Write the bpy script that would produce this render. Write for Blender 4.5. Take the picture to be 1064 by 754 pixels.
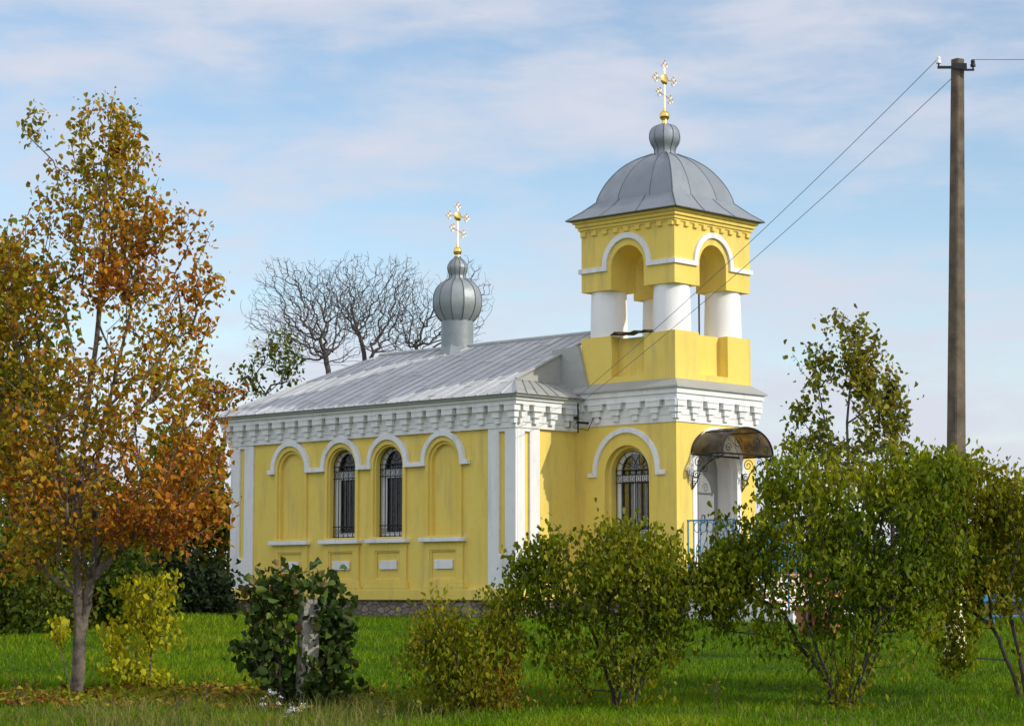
import bpy, bmesh, math, random
import numpy as np
from mathutils import Vector, Matrix
from mathutils.geometry import tessellate_polygon

for o in list(bpy.data.objects): bpy.data.objects.remove(o)
scene = bpy.context.scene
COL = scene.collection
R = math.radians
EYE = 1.6

# ------------------------------------------------------------------ camera
PITCH = 0.1036
cam_d = bpy.data.cameras.new('camera'); cam = bpy.data.objects.new('camera', cam_d); COL.objects.link(cam)
cam.location = (0, 0, EYE); cam.rotation_euler = (math.pi/2 + PITCH, 0, 0)
cam_d.sensor_width = 36; cam_d.lens = 2313.6/1064*36
cam_d.clip_start = .1; cam_d.clip_end = 6000
scene.camera = cam
scene.render.resolution_x = 1024; scene.render.resolution_y = 725

# ------------------------------------------------------------------ sun and sky
YAW = .7532
SUN_EL = R(29); SUN_OFF = R(17)
cy, sy = math.cos(YAW), math.sin(YAW)
hx = math.cos(SUN_OFF)*cy + math.sin(SUN_OFF)*sy
hy = -math.cos(SUN_OFF)*sy + math.sin(SUN_OFF)*cy
SUN = Vector((hx*math.cos(SUN_EL), hy*math.cos(SUN_EL), math.sin(SUN_EL)))
sd = bpy.data.lights.new('sun', 'SUN'); so = bpy.data.objects.new('sun', sd); COL.objects.link(so)
sd.energy = 2.8; sd.angle = R(.6); sd.color = (1, .95, .86)
so.rotation_euler = SUN.to_track_quat('Z', 'Y').to_euler()

world = bpy.data.worlds.new("World"); scene.world = world; world.use_nodes = True
nt = world.node_tree; nt.nodes.clear()
def wn(t, **k):
    n = nt.nodes.new(t)
    for a, b in k.items(): setattr(n, a, b)
    return n
def wmath(op, a, b=None, c=None, clamp=False):
    n = wn('ShaderNodeMath', operation=op, use_clamp=clamp)
    for i, v in enumerate((a, b, c)):
        if v is None: continue
        if isinstance(v, (int, float)): n.inputs[i].default_value = v
        else: nt.links.new(v, n.inputs[i])
    return n.outputs[0]
sky = wn('ShaderNodeTexSky', sky_type='NISHITA', sun_disc=False, sun_elevation=SUN_EL,
         sun_rotation=math.atan2(hx, hy), air_density=1.0, dust_density=.3, ozone_density=1.0, altitude=100)
tc = wn('ShaderNodeTexCoord'); sp = wn('ShaderNodeSeparateXYZ'); nt.links.new(tc.outputs['Generated'], sp.inputs[0])
az = wmath('ARCTAN2', sp.outputs[0], sp.outputs[1]); el = sp.outputs[2]
# clouds: long flat bars, thicker towards the horizon and overhead
def wnoise(sx, sz, ox, oz, detail, rough):
    cx = wn('ShaderNodeCombineXYZ')
    nt.links.new(wmath('MULTIPLY_ADD', az, sx, ox), cx.inputs[0]); nt.links.new(wmath('MULTIPLY_ADD', el, sz, oz), cx.inputs[1])
    n = wn('ShaderNodeTexNoise'); n.inputs['Scale'].default_value = 1; n.inputs['Detail'].default_value = detail
    n.inputs['Roughness'].default_value = rough; n.inputs['Distortion'].default_value = .25
    nt.links.new(cx.outputs[0], n.inputs['Vector']); return n.outputs[0]
n1 = wnoise(6.5, 25, 3.1, 7.4, 6, .55)
n2 = wnoise(17, 58, 1.7, 2.2, 5, .58)
cl = wmath('ADD', wmath('MULTIPLY', n1, .68), wmath('MULTIPLY', n2, .32))
low = wmath('MULTIPLY', wmath('SUBTRACT', .15, el), 1.7)                 # bank of cloud low down
low = wmath('MAXIMUM', low, 0.0)
hi = wmath('MAXIMUM', wmath('MULTIPLY', wmath('SUBTRACT', el, .185), 1.1), 0.0)
cl = wmath('ADD', cl, wmath('ADD', low, wmath('MINIMUM', hi, .15)))
ms = wn('ShaderNodeMapRange', interpolation_type='SMOOTHSTEP'); nt.links.new(cl, ms.inputs[0])
ms.inputs[1].default_value = .40; ms.inputs[2].default_value = .70; ms.inputs[3].default_value = 0.0; ms.inputs[4].default_value = .93
skym = wn('ShaderNodeVectorMath', operation='MULTIPLY'); nt.links.new(sky.outputs[0], skym.inputs[0]); skym.inputs[1].default_value = (1, 1, 1)
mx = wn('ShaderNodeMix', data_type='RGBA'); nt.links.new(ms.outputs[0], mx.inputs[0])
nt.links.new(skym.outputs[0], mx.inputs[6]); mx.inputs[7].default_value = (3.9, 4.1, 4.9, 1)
back = wn('ShaderNodeMapRange', interpolation_type='SMOOTHSTEP'); nt.links.new(sp.outputs[1], back.inputs[0])  # unseen clouds towards behind the camera, brightened to add fill on the shaded walls
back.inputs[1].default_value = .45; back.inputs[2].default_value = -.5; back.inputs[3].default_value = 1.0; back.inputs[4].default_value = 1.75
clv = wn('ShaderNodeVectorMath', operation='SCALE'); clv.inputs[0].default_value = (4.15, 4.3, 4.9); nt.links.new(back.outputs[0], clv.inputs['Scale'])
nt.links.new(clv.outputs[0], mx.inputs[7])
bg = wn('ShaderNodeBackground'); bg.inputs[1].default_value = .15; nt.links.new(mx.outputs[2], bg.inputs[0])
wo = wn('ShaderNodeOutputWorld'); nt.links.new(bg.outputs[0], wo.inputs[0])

vs = scene.view_settings
vs.view_transform = 'Standard'; vs.look = 'None'; vs.exposure = .16; vs.gamma = 1; vs.use_curve_mapping = False

# ------------------------------------------------------------------ helpers
def tag(o, label=None, cat=None, group=None, kind=None):
    if label: o['label'] = label
    if cat: o['category'] = cat
    if group: o['group'] = group
    if kind: o['kind'] = kind
    return o
def empty(name, loc, rz=0, parent=None):
    o = bpy.data.objects.new(name, None); COL.objects.link(o); o.location = loc; o.rotation_euler = (0, 0, rz)
    o.empty_display_size = .2
    if parent: o.parent = parent
    return o
CX, CY, F = 532., 377., 2313.6
def at(x, y, dist):
    r = (x-CX)/F; u = -(y-CY)/F; cp, sp_ = math.cos(PITCH), math.sin(PITCH)
    fw = cp-u*sp_; up = sp_+u*cp; t = dist/fw
    return Vector((t*r, dist, t*up+EYE))
_gd = np.array([-50, 0, 18, 22, 26, 33, 39, 60, 3000.]); _gz = np.array([-1.6, -1.55, -1.45, -1.36, -1.18, -.75, -.43, -.42, -.42])+EYE
def gz(x, y):
    d = np.linspace(-1.5, 1.5, 7)
    return float(np.mean(np.interp(y+d, _gd, _gz)) + .03*math.sin(x*.9+.4*y)*math.cos(y*.7))
def base(px, d, ypx=700):
    p = at(px, ypx, d); return Vector((p.x, d, gz(p.x, d)))

class MB:
    def __init__(s): s.v = []; s.f = []; s.mi = []; s.cm = 0
    def add(s, vs_, fs):
        b = len(s.v); s.v += [tuple(v) for v in vs_]; s.f += [tuple(b+i for i in f) for f in fs]; s.mi += [s.cm]*len(fs)
    def box(s, a, b, M=None):
        x0, y0, z0 = a; x1, y1, z1 = b
        vs_ = [(x0,y0,z0),(x1,y0,z0),(x1,y1,z0),(x0,y1,z0),(x0,y0,z1),(x1,y0,z1),(x1,y1,z1),(x0,y1,z1)]
        if M: vs_ = [M @ Vector(v) for v in vs_]
        s.add(vs_, [(0,3,2,1),(4,5,6,7),(0,1,5,4),(1,2,6,5),(2,3,7,6),(3,0,4,7)])
    def fbox(s, fr, u0, u1, v0, v1, n0, n1):          # a box in a wall's own frame
        vs_ = [fr(u, v, n) for n in (n0, n1) for (u, v) in ((u0,v0),(u1,v0),(u1,v1),(u0,v1))]
        s.add(vs_, [(0,3,2,1),(4,5,6,7),(0,1,5,4),(1,2,6,5),(2,3,7,6),(3,0,4,7)])
    def plate(s, fr, outer, holes, n0, n1):           # outline with holes, given thickness
        loops = [outer]+list(holes); flat = [p for l in loops for p in l]; N = len(flat)
        tris = tessellate_polygon([[Vector((p[0], p[1], 0)) for p in l] for l in loops])
        vs_ = [fr(p[0], p[1], n1) for p in flat]+[fr(p[0], p[1], n0) for p in flat]
        fs = [tuple(t) for t in tris]+[tuple(i+N for i in t[::-1]) for t in tris]
        b = 0
        for l in loops:
            for i in range(len(l)):
                j = (i+1) % len(l); fs.append((b+i, b+j, b+j+N, b+i+N))
            b += len(l)
        s.add(vs_, fs)
    def poly(s, pts, thick=None):
        if thick is None: s.add(pts, [tuple(range(len(pts)))]); return
        P = [Vector(p) for p in pts]; n = (P[1]-P[0]).cross(P[-1]-P[0]).normalized()*thick; k = len(P)
        s.add(P+[p-n for p in P], [tuple(range(k)), tuple(range(2*k-1, k-1, -1))]+[(i, (i+1) % k, (i+1) % k+k, i+k) for i in range(k)])
    def tube(s, pts, r, n=6, cap=True):
        P = [Vector(p) for p in pts]; rr = r if hasattr(r, '__len__') else [r]*len(P)
        t = (P[1]-P[0]).normalized(); a = t.orthogonal().normalized(); vs_ = []
        for i, p in enumerate(P):
            t2 = (P[min(i+1, len(P)-1)]-P[max(i-1, 0)])
            if t2.length > 1e-9: t = t2.normalized()
            a = (a-t*a.dot(t)); a = a.normalized() if a.length > 1e-6 else t.orthogonal().normalized()
            b = t.cross(a)
            vs_ += [p+(a*math.cos(2*math.pi*k/n)+b*math.sin(2*math.pi*k/n))*rr[i] for k in range(n)]
        fs = [(i*n+k, i*n+(k+1) % n, (i+1)*n+(k+1) % n, (i+1)*n+k) for i in range(len(P)-1) for k in range(n)]
        if cap: fs += [tuple(range(n-1, -1, -1)), tuple((len(P)-1)*n+k for k in range(n))]
        s.add(vs_, fs)
    def lathe(s, c, prof, n=24, ang=0, close=True):
        vs_ = [(c[0]+r*math.cos(ang+2*math.pi*k/n), c[1]+r*math.sin(ang+2*math.pi*k/n), c[2]+z) for r, z in prof for k in range(n)]
        m = len(prof)
        fs = [(i*n+k, i*n+(k+1) % n, (i+1)*n+(k+1) % n, (i+1)*n+k) for i in range(m-1) for k in range(n)]
        if close: fs += [tuple(range(n-1, -1, -1)), tuple((m-1)*n+k for k in range(n))]
        s.add(vs_, fs)
    def build(s, name, mat, parent=None, smooth=False, bevel=0, loc=None, fix=True):
        me = bpy.data.meshes.new(name); me.from_pydata(s.v, [], s.f)
        if fix:
            bm = bmesh.new(); bm.from_mesh(me); bmesh.ops.recalc_face_normals(bm, faces=bm.faces[:]); bm.to_mesh(me); bm.free()
        o = bpy.data.objects.new(name, me); COL.objects.link(o); me.materials.append(mat)
        if any(s.mi):
            me.materials.append(SEAM); me.polygons.foreach_set('material_index', s.mi)
        if smooth:
            me.polygons.foreach_set('use_smooth', [True]*len(me.polygons))
            try: me.set_sharp_from_angle(angle=R(40))
            except Exception: pass
        if bevel:
            m = o.modifiers.new('bevel', 'BEVEL'); m.width = bevel; m.segments = 2; m.limit_method = 'ANGLE'; m.angle_limit = R(50)
        if parent: o.parent = parent
        if loc: o.location = loc
        return o

# ------------------------------------------------------------------ materials
def mat_new(name):
    m = bpy.data.materials.new(name); m.use_nodes = True
    t = m.node_tree; b = t.nodes['Principled BSDF']; return m, t, b
def N(t, typ, **k):
    n = t.nodes.new(typ)
    for a, v in k.items(): setattr(n, a, v)
    return n
def ramp(t, fac, stops, interp='LINEAR'):
    r = N(t, 'ShaderNodeValToRGB'); e = r.color_ramp.elements; r.color_ramp.interpolation = interp
    while len(e) < len(stops): e.new(.5)
    for i, (p, c) in enumerate(stops):
        e[i].position = p; e[i].color = (*c, 1) if len(c) == 3 else c
    t.links.new(fac, r.inputs[0]); return r.outputs[0]
def noise(t, scale, detail=4, rough=.55, vec=None, dist=0):
    n = N(t, 'ShaderNodeTexNoise'); n.inputs['Scale'].default_value = scale; n.inputs['Detail'].default_value = detail
    n.inputs['Roughness'].default_value = rough; n.inputs['Distortion'].default_value = dist
    if vec is None:
        c = N(t, 'ShaderNodeTexCoord'); vec = c.outputs['Object']
    t.links.new(vec, n.inputs['Vector']); return n.outputs[0]
def scaled(t, s):
    c = N(t, 'ShaderNodeTexCoord'); m = N(t, 'ShaderNodeMapping'); m.inputs['Scale'].default_value = s
    t.links.new(c.outputs['Object'], m.inputs[0]); return m.outputs[0]
def mixc(t, fac, a, b, mode='MIX'):
    m = N(t, 'ShaderNodeMix', data_type='RGBA', blend_type=mode)
    if isinstance(fac, (int, float)): m.inputs[0].default_value = fac
    else: t.links.new(fac, m.inputs[0])
    for i, v in ((6, a), (7, b)):
        if isinstance(v, tuple): m.inputs[i].default_value = (*v, 1)
        else: t.links.new(v, m.inputs[i])
    return m.outputs[2]
def bump(t, b, h, strength, dist=.02):
    n = N(t, 'ShaderNodeBump'); n.inputs['Strength'].default_value = strength; n.inputs['Distance'].default_value = dist
    t.links.new(h, n.inputs['Height']); t.links.new(n.outputs[0], b.inputs['Normal'])
def stucco(name, c0, c1, dirt, amount=.35):
    m, t, b = mat_new(name)
    col = ramp(t, noise(t, 1.6, 5), [(.3, c0), (.7, c1)])
    streak = ramp(t, noise(t, 1, 5, .6, scaled(t, (5, 5, .7))), [(.52, (0, 0, 0)), (.75, (1, 1, 1))])
    spots = ramp(t, noise(t, 9, 4, .6), [(.55, (0, 0, 0)), (.8, (1, 1, 1))])
    mm = N(t, 'ShaderNodeMath', operation='MULTIPLY'); t.links.new(streak, mm.inputs[0]); mm.inputs[1].default_value = amount
    col = mixc(t, mm.outputs[0], col, dirt)
    m2 = N(t, 'ShaderNodeMath', operation='MULTIPLY'); t.links.new(spots, m2.inputs[0]); m2.inputs[1].default_value = amount*.5
    col = mixc(t, m2.outputs[0], col, dirt)
    t.links.new(col, b.inputs['Base Color']); b.inputs['Roughness'].default_value = .85
    bump(t, b, noise(t, 28, 6, .65), .35, .012)
    return m
def plain(name, c, rough=.5, metal=0, var=.25, scale=6, bmp=.1):
    m, t, b = mat_new(name)
    c0 = tuple(x*(1-var) for x in c); c1 = tuple(min(1, x*(1+var)) for x in c)
    t.links.new(ramp(t, noise(t, scale, 5, .6), [(.3, c0), (.7, c1)]), b.inputs['Base Color'])
    b.inputs['Roughness'].default_value = rough; b.inputs['Metallic'].default_value = metal
    if bmp: bump(t, b, noise(t, scale*5, 4), bmp, .01)
    return m
YEL = stucco('yellow_stucco', (.745, .55, .10), (.79, .595, .13), (.50, .37, .13), .6)
WHI = stucco('white_limewash', (.72, .71, .68), (.79, .78, .76), (.40, .39, .35), .5)
COLW = stucco('white_column_paint', (.80, .78, .74), (.84, .82, .79), (.58, .55, .48), .3)
GREYD = stucco('grey_door_plaster', (.23, .235, .235), (.27, .275, .275), (.18, .185, .185), .4)

def sheet_metal(name, dark, light, rough, metal, dirt=(.16, .15, .13)):
    m, t, b = mat_new(name)
    g = N(t, 'ShaderNodeNewGeometry')
    c = ramp(t, g.outputs['Random Per Island'], [(0, dark), (1, light)])
    s = ramp(t, noise(t, 3, 6, .65), [(.45, (0, 0, 0)), (.75, (.7, .7, .7))])
    c = mixc(t, s, c, dirt)
    t.links.new(c, b.inputs['Base Color']); b.inputs['Roughness'].default_value = rough; b.inputs['Metallic'].default_value = metal
    bump(t, b, noise(t, 4, 4), .5, .03)
    return m
ROOF = sheet_metal('weathered_roof_sheet', (.37, .38, .38), (.51, .51, .505), .75, .0, (.33, .32, .30))
ZINC = sheet_metal('galvanised_flashing', (.33, .33, .30), (.40, .40, .365), .55, .2, (.33, .32, .28))
DOME = sheet_metal('grey_dome_sheet', (.225, .25, .27), (.29, .315, .33), .40, .25, (.19, .20, .21))
DOME2 = sheet_metal('grey_green_drum_sheet', (.24, .27, .27), (.28, .31, .30), .5, .3, (.21, .22, .21))
SEAM = plain('dark_seam_metal', (.085, .095, .105), .6, .2, .2, 9, 0)  # dark metal of the dome ribs and standing seams
GOLD = plain('gilding', (.95, .62, .16), .22, 1, .08, 10, 0)
GOLDP = plain('gilded_rod', (.88, .66, .42), .35, .7, .1, 10, 0)
IRON = plain('black_iron', (.018, .018, .02), .5, .5, .3, 20, 0)
BLUE = plain('blue_enamel', (.04, .20, .36), .4, 0, .2, 12, .05)
PVC = plain('white_window_frame', (.72, .73, .75), .35, 0, .05, 6, 0)
CURT = plain('curtain', (.62, .60, .56), .9, 0, .1, 8, 0)
DARK = plain('dark_room', (.05, .045, .04), .9, 0, .2, 3, 0)
CONC = plain('old_concrete', (.27, .245, .20), .9, 0, .3, 9, .6)
CONCP = plain('pole_concrete', (.115, .085, .055), .9, 0, .5, 4, .8)
CREAM = plain('pale_yellow_paint', (.72, .68, .40), .8, 0, .2, 9, .2)
PEACH = plain('peach_tile', (.62, .36, .20), .7, 0, .2, 9, .1)
PORC = plain('porcelain', (.75, .75, .75), .2, 0, .1, 5, 0)
WIRE = plain('wire', (.16, .17, .20), .6, .3, .1, 5, 0)
BARK = plain('bark_brown', (.085, .065, .05), .95, 0, .45, 14, .9)
BARKG = plain('bark_grey', (.115, .09, .065), .95, 0, .8, 7, 1.0)
TWIG = plain('twig_bark', (.085, .07, .068), .95, 0, .3, 12, .3)
BARKD = plain('bark_dark', (.045, .036, .028), .95, 0, .4, 12, .6)
ORANGE = plain('orange_petals', (.75, .16, .02), .7, 0, .3, 20, 0)
PETAL = plain('white_petals', (.50, .50, .47), .7, 0, .1, 20, 0)
TERRA = plain('terracotta', (.40, .15, .07), .8, 0, .2, 9, .1)

m, t, b = mat_new('field_stone')
v = N(t, 'ShaderNodeTexVoronoi'); v.inputs['Scale'].default_value = 5.5; t.links.new(scaled(t, (1, 1, 1.7)), v.inputs['Vector'])
v2 = N(t, 'ShaderNodeTexVoronoi', feature='DISTANCE_TO_EDGE'); v2.inputs['Scale'].default_value = 5.5; t.links.new(scaled(t, (1, 1, 1.7)), v2.inputs['Vector'])
sx = N(t, 'ShaderNodeSeparateColor'); t.links.new(v.outputs['Color'], sx.inputs[0])
c = ramp(t, sx.outputs[0], [(0, (.19, .145, .105)), (.5, (.29, .225, .165)), (1, (.38, .31, .24))])
e = ramp(t, v2.outputs['Distance'], [(.0, (.35, .35, .35)), (.07, (1, 1, 1))])
c = mixc(t, e, (.10, .085, .07), c); c = mixc(t, noise(t, 14, 5), c, mixc(t, .5, c, (.09, .075, .06)))
t.links.new(c, b.inputs['Base Color']); b.inputs['Roughness'].default_value = .95; bump(t, b, e, .9, .05); STONE = m

m, t, b = mat_new('window_glass')
for n in list(t.nodes): t.nodes.remove(n)
o_ = N(t, 'ShaderNodeOutputMaterial'); tr = N(t, 'ShaderNodeBsdfTransparent'); tr.inputs[0].default_value = (.55, .57, .58, 1)
gl = N(t, 'ShaderNodeBsdfGlossy'); gl.inputs['Roughness'].default_value = .03; gl.inputs[0].default_value = (.9, .9, .9, 1)
fr_ = N(t, 'ShaderNodeFresnel'); fr_.inputs[0].default_value = 1.5; ms_ = N(t, 'ShaderNodeMixShader')
t.links.new(fr_.outputs[0], ms_.inputs[0]); t.links.new(tr.outputs[0], ms_.inputs[1]); t.links.new(gl.outputs[0], ms_.inputs[2]); t.links.new(ms_.outputs[0], o_.inputs[0])
GLASS = m
m, t, b = mat_new('smoked_polycarbonate')
for n in list(t.nodes): t.nodes.remove(n)
o_ = N(t, 'ShaderNodeOutputMaterial'); tr = N(t, 'ShaderNodeBsdfTransparent'); tr.inputs[0].default_value = (.52, .43, .30, 1)
gl = N(t, 'ShaderNodeBsdfPrincipled'); gl.inputs['Roughness'].default_value = .25; gl.inputs[0].default_value = (.11, .10, .085, 1)
ms_ = N(t, 'ShaderNodeMixShader'); nn = ramp(t, noise(t, 3.5, 4), [(.35, (.15, .15, .15)), (.65, (.7, .7, .7))])
t.links.new(nn, ms_.inputs[0])
t.links.new(tr.outputs[0], ms_.inputs[1]); t.links.new(gl.outputs[0], ms_.inputs[2]); t.links.new(ms_.outputs[0], o_.inputs[0])
SMOKE = m

def leafmat(name, stops, rough=.45, trans=.35, tcol=1.35):
    m, t, b = mat_new(name)
    a = N(t, 'ShaderNodeAttribute', attribute_name='tint')
    c = ramp(t, a.outputs['Fac'], stops)
    g = N(t, 'ShaderNodeNewGeometry')
    hv = N(t, 'ShaderNodeHueSaturation'); mr = N(t, 'ShaderNodeMapRange'); t.links.new(g.outputs['Random Per Island'], mr.inputs[0])
    mr.inputs[3].default_value = .6; mr.inputs[4].default_value = 1.4; t.links.new(mr.outputs[0], hv.inputs['Value']); t.links.new(c, hv.inputs['Color'])
    c = hv.outputs[0]
    t.links.new(c, b.inputs['Base Color']); b.inputs['Roughness'].default_value = rough; b.inputs['Specular IOR Level'].default_value = .12
    tl = N(t, 'ShaderNodeBsdfTranslucent'); mc = N(t, 'ShaderNodeMix', data_type='RGBA', blend_type='MULTIPLY'); mc.inputs[0].default_value = 1
    t.links.new(c, mc.inputs[6]); mc.inputs[7].default_value = (tcol*1.1, tcol*1.15, tcol*.6, 1); t.links.new(mc.outputs[2], tl.inputs[0])
    ms_ = N(t, 'ShaderNodeMixShader'); ms_.inputs[0].default_value = trans
    t.links.new(b.outputs[0], ms_.inputs[1]); t.links.new(tl.outputs[0], ms_.inputs[2]); t.links.new(ms_.outputs[0], t.nodes['Material Output'].inputs[0])
    return m
L_AUT = leafmat('autumn_leaf', [(0, (.12, .15, .012)), (.28, (.25, .22, .012)), (.52, (.38, .22, .014)), (.78, (.40, .14, .014)), (1, (.22, .06, .014))])
L_LIL = leafmat('lilac_leaf', trans=.45, stops= [(0, (.05, .085, .004)), (.45, (.115, .155, .006)), (.75, (.225, .235, .008)), (1, (.24, .20, .015))])
L_LIL2 = leafmat('lilac_leaf_yellowing', trans=.45, stops= [(0, (.06, .095, .004)), (.4, (.14, .165, .006)), (.75, (.26, .23, .010)), (1, (.22, .12, .015))])
L_VINE = leafmat('vine_leaf', [(0, (.018, .036, .008)), (.5, (.035, .062, .010)), (.78, (.09, .125, .02)), (1, (.14, .07, .03))], .4, .2)
L_YEL = leafmat('yellow_leaf', [(0, (.24, .27, .010)), (.5, (.40, .36, .012)), (1, (.46, .34, .014))])
L_OLV = leafmat('olive_leaf', [(0, (.06, .09, .008)), (.5, (.13, .15, .010)), (.8, (.23, .20, .010)), (1, (.28, .14, .015))])
L_GRN = leafmat('green_leaf', [(0, (.035, .06, .006)), (.5, (.07, .105, .008)), (.8, (.12, .13, .010)), (1, (.16, .10, .012))])
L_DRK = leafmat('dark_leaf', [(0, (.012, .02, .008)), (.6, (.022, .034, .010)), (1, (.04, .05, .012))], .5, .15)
L_NDL = leafmat('needle', [(0, (.015, .028, .015)), (1, (.04, .055, .03))], .6, .1)
L_APP = leafmat('apple_leaf', [(0, (.08, .105, .014)), (.5, (.17, .175, .016)), (.8, (.26, .21, .02)), (1, (.26, .15, .022))])

# ================================================================== SETTING: ground
xs = np.concatenate([-np.geomspace(900, 26, 26), np.linspace(-25, 25, 101), np.geomspace(26, 900, 26)])
ys = np.concatenate([np.linspace(-60, 15, 12), np.linspace(15.6, 62, 94), np.geomspace(64, 3000, 36)])
gm = MB(); gm.v = [(float(x), float(y), gz(x, y)) for y in ys for x in xs]
nx = len(xs); gm.f = [(j*nx+i, j*nx+i+1, (j+1)*nx+i+1, (j+1)*nx+i) for j in range(len(ys)-1) for i in range(nx-1)]
m, t, b = mat_new('lawn_soil')
g1 = ramp(t, noise(t, .5, 5), [(.3, (.035, .075, .003)), (.7, (.06, .105, .005))])
g1 = mixc(t, ramp(t, noise(t, 7, 6, .7), [(.4, (0, 0, 0)), (.7, (1, 1, 1))]), g1, (.06, .085, .008))
c_ = N(t, 'ShaderNodeTexCoord'); s_ = N(t, 'ShaderNodeSeparateXYZ'); t.links.new(c_.outputs['Object'], s_.inputs[0])
mr = N(t, 'ShaderNodeMapRange'); t.links.new(s_.outputs[1], mr.inputs[0]); mr.inputs[1].default_value = 26.2; mr.inputs[2].default_value = 25.0
mr2 = N(t, 'ShaderNodeMapRange'); t.links.new(s_.outputs[0], mr2.inputs[0]); mr2.inputs[1].default_value = -1; mr2.inputs[2].default_value = -3.4
mm = N(t, 'ShaderNodeMath', operation='MULTIPLY'); t.links.new(mr.outputs[0], mm.inputs[0]); t.links.new(mr2.outputs[0], mm.inputs[1])
m3 = N(t, 'ShaderNodeMath', operation='MULTIPLY'); t.links.new(mm.outputs[0], m3.inputs[0]); t.links.new(ramp(t, noise(t, 2, 4), [(.35, (.2, .2, .2)), (.6, (1, 1, 1))]), m3.inputs[1])
t.links.new(mixc(t, m3.outputs[0], g1, (.11, .085, .035)), b.inputs['Base Color']); b.inputs['Roughness'].default_value = 1; b.inputs['Specular IOR Level'].default_value = .1
bump(t, b, noise(t, 20, 5), .8, .05)
tag(gm.build('ground', m, smooth=True, fix=False), kind='structure')

# ================================================================== CHURCH
church = empty('church', (at(0, 0, 1).x*0 + .0, 0, 0))
CL, CW = -27.0823, -28.9772
church.location = (CL*cy - CW*sy, -CL*sy - CW*cy, EYE-.42); church.rotation_euler = (0, 0, math.pi/2-YAW)
tag(church, 'small yellow church with white trim, grey metal roof and arched belfry tower', 'church')
L, W, T, E_, D = 7.893, 5.634, 2.3, 1.667, 2.33
TC = (E_+T/2, -D+T/2)                                   # tower axis
def frA(w0): return lambda u, v, n: (w0-n, u, v)
def frB(l0): return lambda u, v, n: (u, l0-n, v)
def frC(w0): return lambda u, v, n: (w0+n, u, v)
def frD(l0): return lambda u, v, n: (u, l0+n, v)
A0, B0, C0, D0 = frA(0), frB(0), frC(W), frD(L)
def arch(c, half, v0, vs_, n=20):                        # arched opening outline
    return [(c-half, v0), (c+half, v0)]+[(c+half*math.cos(math.pi*i/n), vs_+half*math.sin(math.pi*i/n)) for i in range(n+1)]
def rect(u0, u1, v0, v1): return [(u0, v0), (u1, v0), (u1, v1), (u0, v1)]
def arc(c, r, v, a0, a1, n=20): return [(c+r*math.cos(a0+(a1-a0)*i/n), v+r*math.sin(a0+(a1-a0)*i/n)) for i in range(n+1)]

WIN = [3.95-.65, 3.95+.65]; NIC = [3.95-2.12, 3.95+2.12]; ALLC = [NIC[0], WIN[0], WIN[1], NIC[1]]
HW, V0, VS = .365, 1.47, 2.835
# --- nave walls
mb = MB()
mb.plate(A0, rect(.05, L-.05, .0, 3.6), [arch(c, HW, V0, VS) for c in WIN]+[arch(c, HW-.02, V0, VS) for c in NIC], -.12, -.05)
mb.plate(A0, rect(.05, L-.05, .0, 3.6), [arch(c, HW, V0, VS) for c in WIN]+[], -.20, -.1201)
mb.plate(A0, rect(.051, L-.051, .0, 3.6), [arch(c, HW+.02, V0-.02, VS) for c in WIN], -.36, -.20)
mb.fbox(B0, .36, W-.05, 0, 3.6, -.35, -.05)
mb.fbox(C0, .05, L-.05, 0, 3.6, -.35, -.05)
mb.fbox(D0, .36, W-.36, 0, 3.6, -.35, -.05)
nave = mb.build('nave_wall', YEL, church)
# --- window surrounds and panels below, proud of the field
mb = MB()
for c in ALLC:
    mb.plate(A0, arch(c, .47, 1.47, 2.87), [arch(c, HW+.035, 1.471+.03, VS)], -.049, .0)
    mb.plate(A0, rect(c-.50, c+.50, .66, 1.385), [rect(c-.345, c+.345, .70, 1.24)], -.049, .0)
    mb.plate(A0, rect(c-.40, c+.40, .69, 1.25), [rect(c-.31, c+.31, .725, 1.21)], -.049, -.02)
    mb.fbox(A0, c-.53, c+.53, .585, .66, -.049, .02); mb.fbox(A0, c-.57, c+.57, .521, .585, -.049, .04)
mb.build('window_surround', YEL, nave, bevel=.012)
for c in ALLC:
    mb = MB(); mb.fbox(A0, c-.235, c+.235, .89, 1.06, -.049, -.012); mb.build('plaque', WHI, nave, bevel=.01)
# --- arch mouldings joined by imposts
mb = MB()
RO, RI, VC, TH = .555, .455, 2.87, .085
outl = []
xs_ = sorted(ALLC)
lo = VC-TH
top = [(xs_[0]-RO-.10, lo), (xs_[0]-RO-.10, VC)]
for c in xs_: top += arc(c, RO, VC, math.pi, 0)
top += [(xs_[-1]+RO+.10, VC), (xs_[-1]+RO+.10, lo)]
bot = []
for c in reversed(xs_): bot += [(c+RI, lo)]+arc(c, RI, VC, 0, math.pi)+[(c-RI, lo)]
mb.plate(A0, top+bot, [], -.048, .045)
mb.build('arch_moulding', WHI, nave, bevel=.015)
# --- sills
for c in ALLC:
    mb = MB(); mb.fbox(A0, c-.56, c+.56, 1.385, 1.465, -.10, .09); mb.build('sill', WHI, nave, bevel=.012)
# --- pilasters
def pil(fr, u0, u1, s0, s1):
    mb = MB(); mb.plate(fr, rect(u0, u1, .52, 3.40), [rect(s0, s1, 1.14, 3.33)], -.05, 0); return mb.build('pilaster', WHI, church, bevel=.01)
pil(A0, 0, .69, .27, .42); pil(A0, L-.69, L, L-.42, L-.27); pil(B0, .051, .65, .25, .385); pil(B0, W-.65, W-.051, W-.385, W-.25)
pil(C0, 0, .69, .27, .42); pil(C0, L-.69, L, L-.42, L-.27)
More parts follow.
